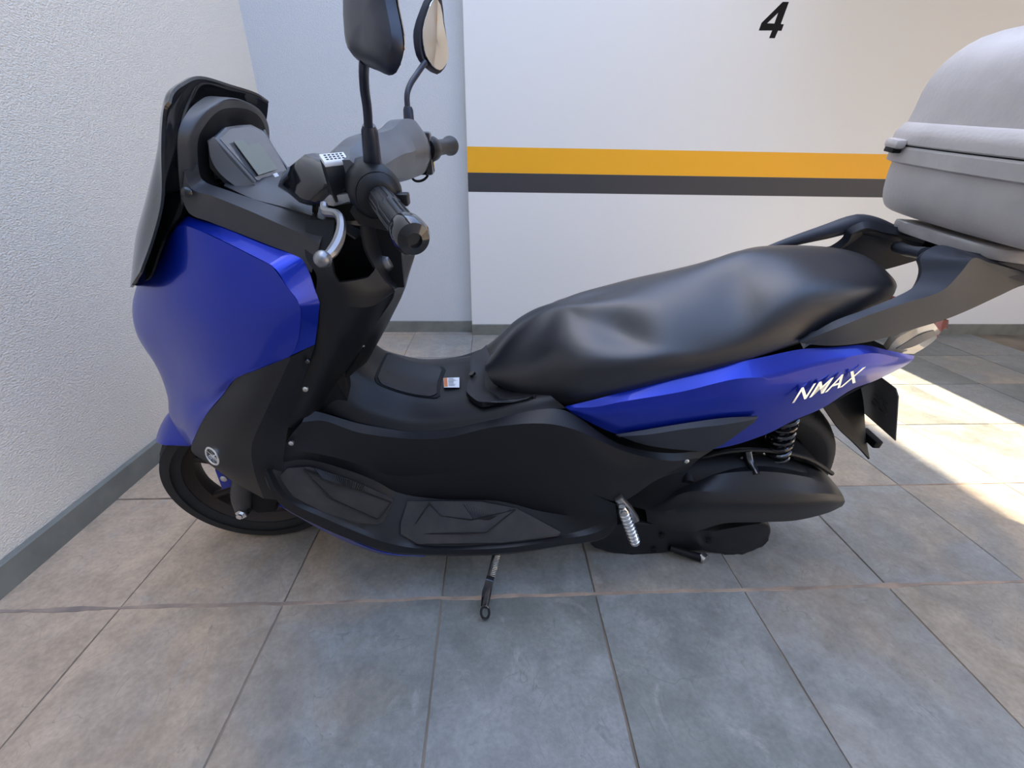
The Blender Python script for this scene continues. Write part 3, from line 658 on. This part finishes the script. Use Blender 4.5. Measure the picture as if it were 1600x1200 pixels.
def floor_mat(loop, inset, rib, nrib, parent):
    c = sum(loop, Vector()) / len(loop); n_ = (loop[0] - c).cross(loop[2] - c).normalized(); n_ = n_ if n_.z > 0 else -n_
    o = finish(prism_bm([q + n_ * .005 for q in loop], n_ * .004, .0015), 'floor_mat', M['mat_rubber'], parent, angle=30)
    bm = bmesh.new(); L = len(inset)
    for k in range(L): tube_bm([inset[k] + n_ * .009, inset[(k + 1) % L] + n_ * .009], .0016, 6, bm, smooth=1)
    a, b_, c_, d_ = rib
    for k in range(nrib):
        t = (k + .5) / nrib; tube_bm([a.lerp(b_, t) + n_ * .009, d_.lerp(c_, t) + n_ * .009], .0018, 6, bm, smooth=1)
    finish(bm, 'mat_ribs', M['plastic'], o, kind='stuff')
    return o
for s in (1, -1):
    f_ = (lambda L: L) if s == 1 else (lambda L: [flip(q) for q in L])
    floor_mat(f_(G('''-453,-214,430 -434,-206,447 -393,-196,441 -318,-180,382 -235,-172,312 -237,-176,303 -255,-214,278 -267,-220,278 -311,-228,293 -377,-230,334 -430,-228,383''')[0]),
              f_(G('''-403,-200,441 -386,-206,410 -355,-214,360 -266,-216,292 -253,-204,295 -239,-178,305''')[0]), f_(G('''-383,-195,438 -289,-180,365 -296,-190,359 -366,-206,416''')[0]), 22, S)
    floor_mat(f_(G('''-204,-166,289 -28,-166,288 63,-172,269 170,-212,230 161,-218,221 27,-230,215 -176,-232,212 -215,-226,241 -216,-208,260''')[0]),
              f_(G('''-150,-172,291 -121,-192,266 -48,-198,259 58,-176,269 -12,-222,242 -196,-222,238''')[0]), f_(G('''-72,-170,284 50,-174,269 -6,-196,256 -43,-196,259''')[0]), 16, S)

# --- seat
seat = half_loft('seat', G('''-5,0,604 -12,-32,606 -14,-54,602 -5,-68,587 11,-70,568 33,0,539; 55,0,683 50,-30,678 54,-64,652 52,-96,609 64,-96,560 96,0,524; 100,0,715 98,-24,714 105,-50,695 90,-108,634 93,-104,553 137,0,515; 147,0,738 148,-15,737 153,-30,734 134,-118,668 129,-114,554 177,0,505; 213,0,751 202,-34,751 194,-64,729 180,-144,675 193,-132,564 258,0,506; 276,0,769 264,-52,762 262,-98,719 254,-160,685 268,-150,605 340,0,545; 349,0,793 337,-76,772 335,-142,720 335,-166,695 347,-155,636 434,0,582; 421,0,817 412,-80,786 415,-150,722 417,-162,701 426,-155,661 518,0,618; 477,0,840 481,-74,803 488,-146,744 494,-156,721 503,-150,684 598,0,653; 520,0,855 530,-66,830 542,-132,792 550,-150,751 568,-142,703 661,0,687; 588,0,863 589,-66,848 596,-124,819 611,-140,774 638,-132,727 729,0,719; 680,0,866 677,-62,850 691,-108,830 704,-120,801 728,-112,770 809,0,766; 766,0,854 757,-48,847 776,-80,828 791,-86,810 800,-80,788 847,0,788; 819,0,830 814,-28,827 823,-46,815 830,-50,804 835,-46,792 858,0,795'''), M['seat'], S, n=5, ns=5, angle=60)
# --- rear blue panel, dark inset, badge
rp = shell('rear_fairing', G('''160,-145,565 162,-150,566 166,-152,562 174,-150,552; 214,-150,586 220,-162,577 222,-165,559 218,-158,530; 268,-150,605 270,-168,595 272,-172,573 273,-158,501; 390,-150,645 387,-172,624 388,-177,586 402,-158,464; 488,-148,677 487,-174,657 502,-178,603 513,-156,454; 553,-145,693 564,-168,660 582,-172,612 614,-152,492; 617,-140,706 630,-160,679 649,-165,637 668,-148,531; 683,-135,708 700,-150,691 713,-155,657 728,-138,559; 751,-126,709 767,-138,697 782,-142,661 777,-130,602; 821,-115,691 834,-122,680 844,-122,657 831,-118,619; 904,-98,668 904,-100,660 900,-100,652 895,-98,641'''), M['blue'], S, thick=.003, nr=6, nc=6, out=(0, -1, .3), bc=(1,), angle=30)
shell('side_cover', [[q + Vector((0, -.008, 0)) for q in r] for r in G('''274,-156,503 283,-163,504 319,-158,483; 338,-164,525 339,-174,519 354,-162,475; 407,-170,546 407,-180,539 424,-160,462; 489,-174,565 486,-183,554 498,-158,460; 561,-172,566 558,-173,561 559,-170,550''')], M['rail'], S, thick=.006, nr=4, nc=4, bc=(1,), out=(0, -1, .3), angle=20)
bx = G('''601,-176,612 748,-152,655''')[0]
U = (bx[1] - bx[0]).normalized(); Nn = Vector((.05, -1, .12)); Nn = (Nn - U * Nn.dot(U)).normalized(); V = Nn.cross(U); V = V if V.z > 0 else -V
me = text_mesh('NMAX', .046, .0012, shear=.6, bold=.0004)
xs = [v_.co.x for v_ in me.vertices]; wd = (bx[1] - bx[0]).length / (max(xs) - min(xs))
mid = (bx[0] + bx[1]) / 2
ml = Matrix.Translation(mid + Nn * .005) @ Matrix((U, V, Nn)).transposed().to_4x4() @ Matrix.Diagonal((wd, .95, 1, 1))
me.transform(ml); link('model_badge', me, M['chrome'], S)

# --- grab rails
shell('grab_rail', G('''601,-150,728 600,-152,728 605,-150,724; 649,-145,768 645,-162,762 670,-150,720; 703,-140,791 697,-160,789 747,-144,727; 751,-135,813 761,-156,814 817,-138,749; 790,-124,834 824,-146,834 883,-130,769; 800,-112,856 848,-136,865 929,-120,785; 794,-100,879 860,-130,887 980,-110,809; 819,-92,898 901,-124,878 1022,-104,829; 882,-92,889 984,-120,859 1090,-100,828; 965,-92,875 1068,-115,836 1166,-98,816'''), M['rail'], S, thick=.016, nr=5, nc=5, bc=(1,), out=(0, -1, .6), angle=30)
# right rail's free top and the bridge between the rails
bm = tube_bm(G('''830,-70,877 846,-35,869 863,0,861 886,40,854 919,90,844''')[0], [.012, .011, .011, .011, .012], 10)
finish(bm, 'rail_bridge', M['rail'], S, angle=40)
bm = tube_bm(G('''599,100,819 658,112,837 764,122,867 823,122,885 868,120,880 931,116,859''')[0], [.004, .009, .017, .021, .020, .018], 14)
rr = finish(bm, 'grab_rail', M['rail'], S)

# --- tail lamp, tail underside, mudflap, plate
tl = shell('tail_lamp', G('''841,-95,679 843,-98,709 880,-92,732 922,-80,736; 854,-97,675 864,-100,694 906,-92,713 942,-78,721; 916,-84,665 931,-84,681 952,-76,697 959,-70,712'''), M['lens'], S, thick=.02, out=(0, -1, .1), mirror=True)
shell('lamp_reflector', [[q + Vector((0, -.004, 0)) for q in r] for r in G('''851,-98,687 871,-96,707 894,-92,720 922,-84,724; 864,-99,686 885,-97,692 909,-92,704 936,-82,711''')], M['dash'], tl, thick=.002, out=(0, -1, .1), mirror=False)
shell('lamp_edge', G('''924,-78,738 960,-60,734 1034,0,709; 953,-76,702 972,-60,712 1045,0,687'''), M['red'], S, thick=.01, full=True, out=(1, 0, 0))
shell('tail_underside', G('''624,-140,481 736,-130,553 839,-110,614 899,-95,639; 744,0,377 840,0,479 935,0,558 1006,0,604'''), M['dark'], S, thick=.004, full=False, out=(0, 0, -1))
mf = shell('mudflap', G('''789,-75,513 826,-75,476 861,-74,443 929,-66,391 1016,-50,320; 813,-70,523 859,-66,479 910,-60,431 968,-52,372 1020,-46,318; 859,-40,518 906,-36,476 944,-34,433 982,-30,386 1021,-40,322; 918,-10,528 947,-8,485 973,-6,442 996,-6,399 1027,-20,331'''), M['dark'], S, thick=.004, nr=3, nc=4, br=(1,), out=(0, -1, 0), full=False, mirror=False, angle=25)
finish(box_bm(G('''1015,-20,368''')[0][0], (.02, .06, .022), bev=.003), 'reflector_bracket', M['dark'], S)
pl = G('''988,-100,429 923,-100,562 905,-96,584 888,-70,591''')[0]
nr_, tp = pl[0], pl[1]
hgt = tp - nr_
loop = [nr_, tp, tp + Vector((-.004, .012, .014)) , Vector((tp.x - .006, .06, tp.z + .016)), Vector((tp.x - .004, .092, tp.z + .002)), Vector((nr_.x, .10, nr_.z))]
lp = finish(prism_bm(loop, (.003, 0, .001), .001), 'licence_plate', M['plate'], S, angle=30)
me = text_mesh('65', .062, .0015, bold=.001)
Nn = Vector((-1, 0, .25)).normalized(); V = hgt.normalized(); U = Vector((0, -1, 0))
me.transform(Matrix.Translation(nr_ + hgt * .52 + Vector((-.002, .055, 0))) @ Matrix((U, V, Nn)).transposed().to_4x4() @ Matrix.Rotation(R(0), 4, 'Z'))
link('embossing', me, M['plate'], lp)
finish(box_bm((tp.x - .03, .02, tp.z + .0), (.05, .05, .06), bev=.004), 'plate_bracket', M['dark'], S)

# --- engine side: belt case, gearbox, shock, rear hugger
bc_ = shell('belt_case', G('''373,-90,226 380,-125,244 386,-145,246 396,-150,232 415,-140,175; 437,-90,286 427,-140,307 420,-165,282 424,-180,264 473,-150,156; 500,-90,328 494,-150,348 471,-185,344 469,-200,312 531,-165,165; 587,-90,360 576,-155,377 552,-190,345 552,-206,319 595,-175,212; 678,-90,369 665,-155,379 637,-190,345 639,-206,319 688,-175,217; 771,-90,356 764,-150,357 737,-186,340 736,-200,316 782,-175,224; 859,-92,319 844,-140,323 830,-172,320 834,-182,303 864,-165,242; 912,-105,273 901,-130,281 895,-148,283 903,-152,268 909,-148,246'''), M['plastic'], S, thick=.006, nr=5, nc=4, bc=(1, 2), out=(0, -1, .3), mirror=False, angle=26)
core = []
for x, zc, h_, hw, yc in ((.31, .30, .05, .03, -.11), (.38, .29, .075, .05, -.11), (.5, .29, .095, .065, -.11), (.64, .29, .095, .065, -.11), (.76, .29, .075, .055, -.115), (.82, .29, .04, .03, -.12)):
    core.append([Vector((x, yc + hw * math.cos(R(a)), zc + h_ * math.sin(R(a)))) for a in range(0, 360, 36)])
finish(loft_bm(core, 3, 2), 'engine_case', M['dark'], S)
bm = tube_bm(G('''444,-105,321 498,-110,371 581,-110,403 676,-110,405 784,-108,378 875,-106,322''')[0], .006, 8); finish(bm, 'case_seam', M['plastic'], S)
for q in G('''494,-118,374 613,-118,387 488,-118,334 583,-160,367''')[0]: screw(q, S, 'screw', .006, m='gloss')
for q in ((1159, 0),):
    bm = tube_bm(G('''625,-112,403 628,-130,386 633,-160,374''')[0], .010, 10); finish(bm, 'breather_tube', M['gloss'], S)
    bm = tube_bm(G('''477,-112,364 478,-135,352 475,-160,345''')[0], [.016, .018, .014], 12); finish(bm, 'breather_tube', M['dark'], S)
gb = finish(prism_bm(cr(G('''262,-135,106 326,-135,150 404,-135,166 562,-135,121 706,-135,154 750,-135,159 777,-135,120 777,-135,68 756,-135,32 710,-135,14 660,-135,20 606,-135,48 517,-135,33 351,-135,22 292,-135,53''')[0], 3, cyc=True), (0, .09, 0), .008, segs=3), 'gearbox', M['plastic'], S, angle=35)
for q in G('''468,-140,112 460,-140,47 607,-140,88''')[0]:
    finish(lathe_bm([(0, .003), (.008, .003), (.009, 0), (0, 0)], q, (0, -1, 0), 16), 'hole_shade', M['dark'], gb)  # raised dark disc paints the shade inside a hole
bm = tube_bm(G('''502,-140,59 545,-150,49 596,-158,37''')[0], [.009, .010, .012], 12); cs = finish(bm, 'centre_stand', M['dark'], S)
finish(lathe_bm([(.014, -.012), (.014, .003), (.012, .004), (0, .004)], G('''599,-162,40''')[0][0], (.6, -.8, 0), 20), 'stand_tip', M['steel'], cs)
bm = bmesh.new(); a, b_ = G('''689,-95,501 715,-95,374''')[0]; d = (b_ - a); t0 = d.normalized(); e1 = t0.cross(Vector((0, 1, 0))).normalized(); e2 = t0.cross(e1)
tube_bm([a + d * k / 96 + (e1 * math.cos(k * .42) + e2 * math.sin(k * .42)) * .026 for k in range(97)], .0055, 8, bm, smooth=1)
tube_bm([a, b_], .014, 10, bm, smooth=1); finish(bm, 'shock_absorber', M['gloss'], S)
shell('rear_hugger', G('''558,-30,374 657,-30,385 723,-35,407 810,-40,372 911,-50,276; 498,-112,355 605,-110,380 680,-106,400 765,-105,388 874,-100,304'''), M['dark'], S, thick=.004, mirror=False, out=(0, 0, 1))

# --- passenger peg, side stand
pg = finish(prism_bm(G('''289,-212,338 302,-212,353 338,-210,301 362,-206,261 341,-206,243 304,-212,304''')[0], (0, .02, 0), .004), 'peg_bracket', M['alu'], S)
pa, pb = G('''306,-222,323 354,-232,209''')[0]
ax_ = (pb - pa).normalized()
bm = tube_bm([pa - ax_ * .01, pa, pb - ax_ * .006, pb], [.008, .0125, .0125, .008], 14, smooth=1)
peg = finish(bm, 'passenger_peg', M['chrome'], S)
bm = bmesh.new(); e1 = ax_.cross(Vector((0, 1, 0))).normalized(); e2 = ax_.cross(e1)
for k in range(9):
    c = pa.lerp(pb, .08 + .10 * k)
    tube_bm([c + (e1 * math.cos(t * .52) + e2 * math.sin(t * .52)) * .0128 for t in range(13)], .0016, 5, bm, smooth=1)
finish(bm, 'peg_tread', M['chrome'], peg, kind='stuff')
screw(pa + Vector((0, -.012, .002)), peg, 'bolt', .008)
st_a, st_b, st_c = G('''12,-205,140 -10,-285,92 -16,-315,73''')[0]
bm = tube_bm([st_a + Vector((0, .05, .03)), st_a, st_b, st_c], [.009, .009, .010, .008], 12, smooth=1)
bm = prism_bm([q + Vector((0, 0, 0)) for q in G('''-14,-270,123 4,-270,114 -2,-295,95 -8,-312,68 -26,-312,74 -23,-292,104''')[0]], (0.004, .012, 0), .002, bm=bm)
ss = finish(bm, 'side_stand', M['gloss'], S)
bm = bmesh.new(); fc = G('''-14,-326,74''')[0][0]
tube_bm([fc + Vector((.010 * math.sin(k * .4), .016 * math.cos(k * .4) * .4, .018 * math.cos(k * .4))) for k in range(17)], .0032, 8, bm, smooth=1); finish(bm, 'stand_foot', M['gloss'], ss)
bm = bmesh.new(); a, b_ = G('''16,-210,142 4,-262,124''')[0]; d = b_ - a; t0 = d.normalized(); e1 = t0.cross(Vector((0, 1, 0))).normalized(); e2 = t0.cross(e1)
tube_bm([a + d * k / 110 + (e1 * math.cos(k * .8) + e2 * math.sin(k * .8)) * .0065 for k in range(111)], .0014, 6, bm, smooth=1); finish(bm, 'stand_spring', M['steel'], ss)

# --- screws seen on the panels
for q in G('''-351,-196,643 -413,-200,508 444,-176,434''')[0]: screw(q, S, 'screw', .0055)
for q in G('''-331,-196,705 -264,-96,681''')[0]: screw(q, S, 'screw', .005, m='gloss')

# --- handlebar
def ring(c, rx, rz):
    A_ = ((1, .15), (.72, .62), (.25, .98), (-.35, .95), (-.85, .55), (-1, -.1), (-.7, -.75), (-.1, -1), (.55, -.85), (.9, -.4))
    return [c + Vector((a * rx, 0, b_ * rz)) for a, b_ in A_]
def ring_old(c, rx, rz, tilt=0, n=10, yv=0.0):
    return [c + Vector((math.cos(2 * math.pi * k / n) * rx, math.cos(2 * math.pi * k / n) * yv, math.sin(2 * math.pi * k / n) * rz)) for k in range(n)]
hc = G('''-199,-185,1006 -210,-150,1007 -208,-100,1013 -203,-40,1017 -194,0,1018 -188,50,1015 -180,110,1017 -163,160,1016 -152,190,1012''')[0]
rs = [(.024, .028), (.036, .036), (.046, .040), (.048, .040), (.044, .040), (.042, .046), (.040, .056), (.030, .052), (.018, .036)]
hb = finish(loft_bm([ring(c, a, b_) for c, (a, b_) in zip(hc, rs)], 4, 1), 'handlebar', M['bar'], S, angle=33)
bm = dome_bm(G('''-338,-80,974 -321,-75,1002 -271,-90,1031 -222,-120,1015 -206,-150,992 -244,-150,961 -284,-130,959 -312,-100,967''')[0], (-.02, -.035, .01), back=(.02, .05, 0))
finish(bm, 'handlebar_cover', M['gloss'], hb, angle=50)
# left housing, grip, end
a, b_ = G('''-151,-215,992 -83,-352,974''')[0]; ax_ = (b_ - a).normalized(); Lg = (b_ - a).length
bm = lathe_bm([(0, -.075), (.030, -.075), (.036, -.068), (.038, -.035), (.037, -.012), (.031, -.004), (0, -.004)], a, ax_, 32)
sw = finish(bm, 'switch_housing', M['plastic'], S, angle=40)
finish(lathe_bm([(.0, -.006), (.030, -.006), (.031, .004), (.024, .012), (.018, .014), (0, .014)], a, ax_, 32), 'throttle_collar', M['plastic'], sw, angle=40)
bm = lathe_bm([(0, 0), (.0165, 0), (.0172, Lg * .3), (.0165, Lg * .7), (.0175, Lg - .018), (.0, Lg - .018)], a, ax_, 28)
up = Vector((0, 0, 1)); e1 = (up - ax_ * up.dot(ax_)).normalized(); e2 = ax_.cross(e1)
for k in range(14):
    t = 2 * math.pi * k / 14; d = e1 * math.cos(t) + e2 * math.sin(t)
    tube_bm([a + ax_ * .016 + d * .0172, a + ax_ * (Lg * .4) + d * .0174, a + ax_ * (Lg * .45) + (e1 * math.cos(t + .25) + e2 * math.sin(t + .25)) * .0174, a + ax_ * (Lg - .024) + (e1 * math.cos(t + .25) + e2 * math.sin(t + .25)) * .0176], .0011, 4, bm, smooth=1)
gr = finish(bm, 'grip', M['grip'], S, angle=40)
finish(lathe_bm([(0, -.020), (.021, -.020), (.0225, -.012), (.0225, .004), (.019, .012), (.009, .016), (.0085, .011), (0, .011)], b_, ax_, 32), 'bar_end', M['gloss'], gr, angle=30)
finish(box_bm(G('''-117,-215,988''')[0][0], (.016, .02, .016), bev=.002), 'switch_button', M['plastic'], sw)
finish(prism_bm(G('''-180,-205,995 -201,-205,968 -191,-205,949 -148,-205,940 -140,-205,956''')[0], (0, .04, 0), .004), 'switch_cover', M['plastic'], sw)
# reservoir
rt_ = G('''-233,-190,1041 -206,-165,1042 -196,-178,1033 -222,-205,1032''')[0]
bm = prism_bm([q + Vector((0, 0, -.004)) for q in rt_], (.004, 0, -.050), .004); rsv = finish(bm, 'fluid_reservoir', M['plastic'], S)
finish(prism_bm(rt_, (0, 0, -.007), .002), 'reservoir_cap', M['white'], rsv)
bm = bmesh.new(); q0, q1, q2, q3 = rt_
for i in range(3):
    for j in range(5):
        s, t = .14 + j * .16, .22 + i * .24
        prism_bm([q0.lerp(q1, s_).lerp(q3.lerp(q2, s_), t_) + Vector((0, 0, .0002)) for s_, t_ in ((s, t), (s + .1, t), (s + .1, t + .1), (s, t + .1))], (0, 0, .0003), bm=bm)
finish(bm, 'cap_print', M['ink'], rsv)
bm = prism_bm(G('''-241,-195,979 -229,-200,988 -196,-205,993 -196,-205,979 -224,-200,974 -240,-195,973''')[0], (0, .025, 0), .003); lv0 = finish(bm, 'lever_bracket', M['alu'], S)
bm = tube_bm(G('''-232,-212,980 -229,-222,972 -208,-235,971 -197,-255,964 -195,-278,950 -199,-300,939 -206,-312,933''')[0], [.005, .0065, .006, .006, .0075, .0075, .006], 8)
lv = finish(bm, 'brake_lever', M['alu'], S)
bmesh_b = bmesh.new(); bmesh.ops.create_uvsphere(bmesh_b, u_segments=16, v_segments=10, radius=.0115); bmesh.ops.translate(bmesh_b, vec=G('''-208,-316,933''')[0][0], verts=bmesh_b.verts[:])
finish(bmesh_b, 'lever_ball', M['alu'], lv)
for path in ('''545,345,190 530,352,160 525,335,120''', ):
    pass
bm = tube_bm(G('''-205,-190,992 -229,-170,997 -265,-140,982 -294,-100,945''')[0], .005, 8); finish(bm, 'brake_hose', M['rubber'], S)
# right side
a, b_ = G('''-137,245,1010 -108,352,1007''')[0]; ax_ = (b_ - a).normalized(); Lg = (b_ - a).length
bm = lathe_bm([(0, -.045), (.024, -.045), (.028, -.035), (.026, -.008), (.020, 0), (0, 0)], a, ax_, 24)
sw2 = finish(bm, 'switch_housing', M['plastic'], S, angle=40)
finish(box_bm(G('''-151,212,1003''')[0][0], (.035, .035, .085), bev=.006), 'switch_cluster', M['gloss'], sw2)
gr2 = finish(lathe_bm([(0, -.003), (.017, -.003), (.0165, Lg * .8), (.022, Lg - .008), (.022, Lg), (.014, Lg + .008), (0, Lg + .008)], a, ax_, 24), 'grip', M['grip'], S, angle=40)
for pts in (G('''-181,190,979 -185,195,963 -177,200,949 -161,205,949 -149,210,958 -146,210,975''')[0],):
    finish(tube_bm(pts, .0028, 8), 'cable', M['dark'], S)

# --- mirrors
def mirror_(boot, stem, br_, sr):
    b0 = finish(tube_bm(boot, br_, 14, smooth=1), 'mirror_stem', M['navy'], S)
    finish(tube_bm(stem, sr, 12), 'stem_rod', M['navy'], b0)
mirror_(G('''-161,-185,1024 -159,-190,1038 -153,-205,1070 -152,-208,1077''')[0], G('''-153,-208,1074 -147,-222,1096 -142,-240,1115 -133,-265,1133 -125,-285,1142''')[0], [.013, .0125, .011, .008], .0058)
mirror_(G('''-177,190,1027 -175,190,1053 -175,195,1085 -175,195,1091''')[0], G('''-176,195,1087 -175,200,1111 -169,215,1129 -157,240,1148 -143,270,1169''')[0], [.012, .0115, .0105, .008], .0058)
lm = cr(G('''-145,-240,1201 -150,-243,1163 -146,-252,1149 -136,-265,1141 -121,-285,1135 -105,-310,1131 -91,-330,1127 -80,-345,1129 -72,-355,1138 -68,-358,1149 -70,-350,1164 -74,-340,1181 -77,-330,1206 -85,-310,1227 -112,-270,1237 -135,-245,1226''')[0], 2, cyc=True)
mh = finish(dome_bm(lm, (-.008, -.020, .002), back=(.002, .001, 0)), 'mirror_head', M['navy'], S, angle=40)
cc = sum(lm, Vector()) / len(lm)
finish(dome_bm([cc + (q - cc) * .92 + Vector((.003, .0015, 0)) for q in lm], (.0015, .001, 0), rings=((1, 0), (.98, .8), (.5, .95))), 'mirror_glass', M['mirror'], mh)
rm = cr(G('''-114,290,1285 -132,278,1258 -148,270,1224 -151,270,1198 -149,275,1175 -139,290,1158 -125,315,1150 -111,335,1161 -103,345,1176 -101,342,1209 -104,330,1243 -104,310,1275''')[0], 2, cyc=True)
mh2 = finish(dome_bm(rm, (-.026, -.006, .002), back=(.001, -.001, 0)), 'mirror_head', M['navy'], S, angle=40)
cc = sum(rm, Vector()) / len(rm); rm = [q + Vector((-(q.z - cc.z) * .07, 0, 0)) for q in rm]; nrm = Vector((.9, -.42, .05)).normalized()
finish(dome_bm([cc + (q - cc) * .88 + nrm * .003 for q in rm], nrm * .0012, rings=((1, 0), (.985, 1), (.5, 1))), 'mirror_glass', M['mirror'], mh2, angle=15)

# --- case rack
def rrect(cx, cy, a, b_, r_, z, n=5, taper=0.0):
    o = []
    for sx, sy, t0 in ((1, 1, 0), (-1, 1, 90), (-1, -1, 180), (1, -1, 270)):
        for k in range(n):
            t = R(t0 + 90 * k / (n - 1)); o.append(Vector((cx + sx * (a - r_) + r_ * math.cos(t), cy + sy * (b_ - r_) + r_ * math.sin(t), z)))
    return o
rk = G('''918,118,887 915,118,910 930,110,915 954,60,908 963,-40,905 954,-75,900 984,-100,874''')[0]
top = [Vector((.915, .122, .898)), Vector((.898, .10, .901)), Vector((.900, -.07, .901)), Vector((.93, -.112, .898)), Vector((1.04, -.12, .892)), Vector((1.24, -.12, .885)), Vector((1.24, .12, .885)), Vector((1.0, .125, .893))]
rkp = finish(prism_bm(cr(top, 4, cyc=True), (.003, 0, -.022), .005), 'case_rack', M['rack'], S, angle=35)
bm = bmesh.new()
for k in range(7):
    y = .085 - k * .028; box_bm((.965 + .010 * k, y, .878), (.05, .003, .022), bm=bm)
finish(bm, 'rack_ribs', M['dash'], rkp)
finish(box_bm((1.09, 0, .858), (.25, .17, .05), bev=.01), 'rack_mount', M['dark'], S)

# ------------------------------------------------------------------ storage case on the rack
C_ = empty('storage_case'); C_.matrix_world = S.matrix_world @ Matrix.Translation((1.07, 0, .90))
C_['label'] = 'silver grey hard plastic storage case with domed lid, on the rack behind the seat'
C_['category'] = 'case'
def csec(x0, hw, r_, z, hl=.19):
    # front face at x0 (case coordinates), bowed a little at the middle
    o = []
    L = [(x0 + .030, hw * .93), (x0 + .006, hw * .72), (x0 - .004, hw * .35), (x0 - .008, 0)]
    xb = .22
    P = [(xb, 0), (xb, hw * .6), (xb - .03, hw * .93), (xb - .12, hw), (x0 + .10, hw)] + [(x0 + .045, hw * .985), (x0 + .014, hw * .88), (x0 + .001, hw * .66), (x0 - .006, hw * .3), (x0 - .008, 0)]
    pts = [Vector((x, y, z)) for x, y in P] + [Vector((x, -y, z)) for x, y in P[-2:0:-1]]
    return pts
body = [csec(-.140, .186, .05, .005), csec(-.162, .199, .05, .012), csec(-.178, .206, .05, .036), csec(-.188, .209, .05, .080), csec(-.190, .210, .05, .105), csec(-.198, .220, .05, .109), csec(-.201, .222, .05, .134), csec(-.199, .220, .05, .138)]
finish(loft_bm(body, 3, 2, br=(4, 5, 6)), 'case_body', M['case'], C_, angle=30)
lidb = [csec(-.200, .221, .05, .1405), csec(-.203, .223, .05, .143), csec(-.203, .223, .05, .163), csec(-.196, .217, .05, .178), csec(-.193, .214, .05, .181), csec(-.192, .213, .05, .205), csec(-.190, .214, .05, .245), csec(-.180, .202, .05, .285), csec(-.152, .176, .05, .319), csec(-.09, .125, .05, .338), csec(-.03, .08, .05, .348), csec(.03, .03, .05, .351)]
lid_ = finish(loft_bm(lidb, 3, 2, br=(1, 3, 4)), 'case_lid', M['case'], C_, angle=30)
finish(loft_bm([csec(-.198, .218, .05, .137), csec(-.198, .218, .05, .142)], 1, 2), 'case_seal', M['dark'], C_)
bm = box_bm((0, 0, 0), (.020, .066, .018), bev=.006); hz = finish(bm, 'hinge', M['case'], C_); hz.location = (-.203, .165, .142); hz.rotation_euler = (0, 0, R(-20))
bm = box_bm((0, 0, -.012), (.016, .050, .010), bev=.002); finish(bm, 'hinge_pin', M['dark'], hz)
hz2 = hz.copy(); COL.objects.link(hz2); hz2.location = (-.203, -.165, .142); hz2.rotation_euler = (0, 0, R(20))
bm = tube_bm([Vector((-.168, .176, .108)), Vector((-.160, .180, .060))], .0016, 6, smooth=1); finish(bm, 'moulding_line', M['dark'], C_)
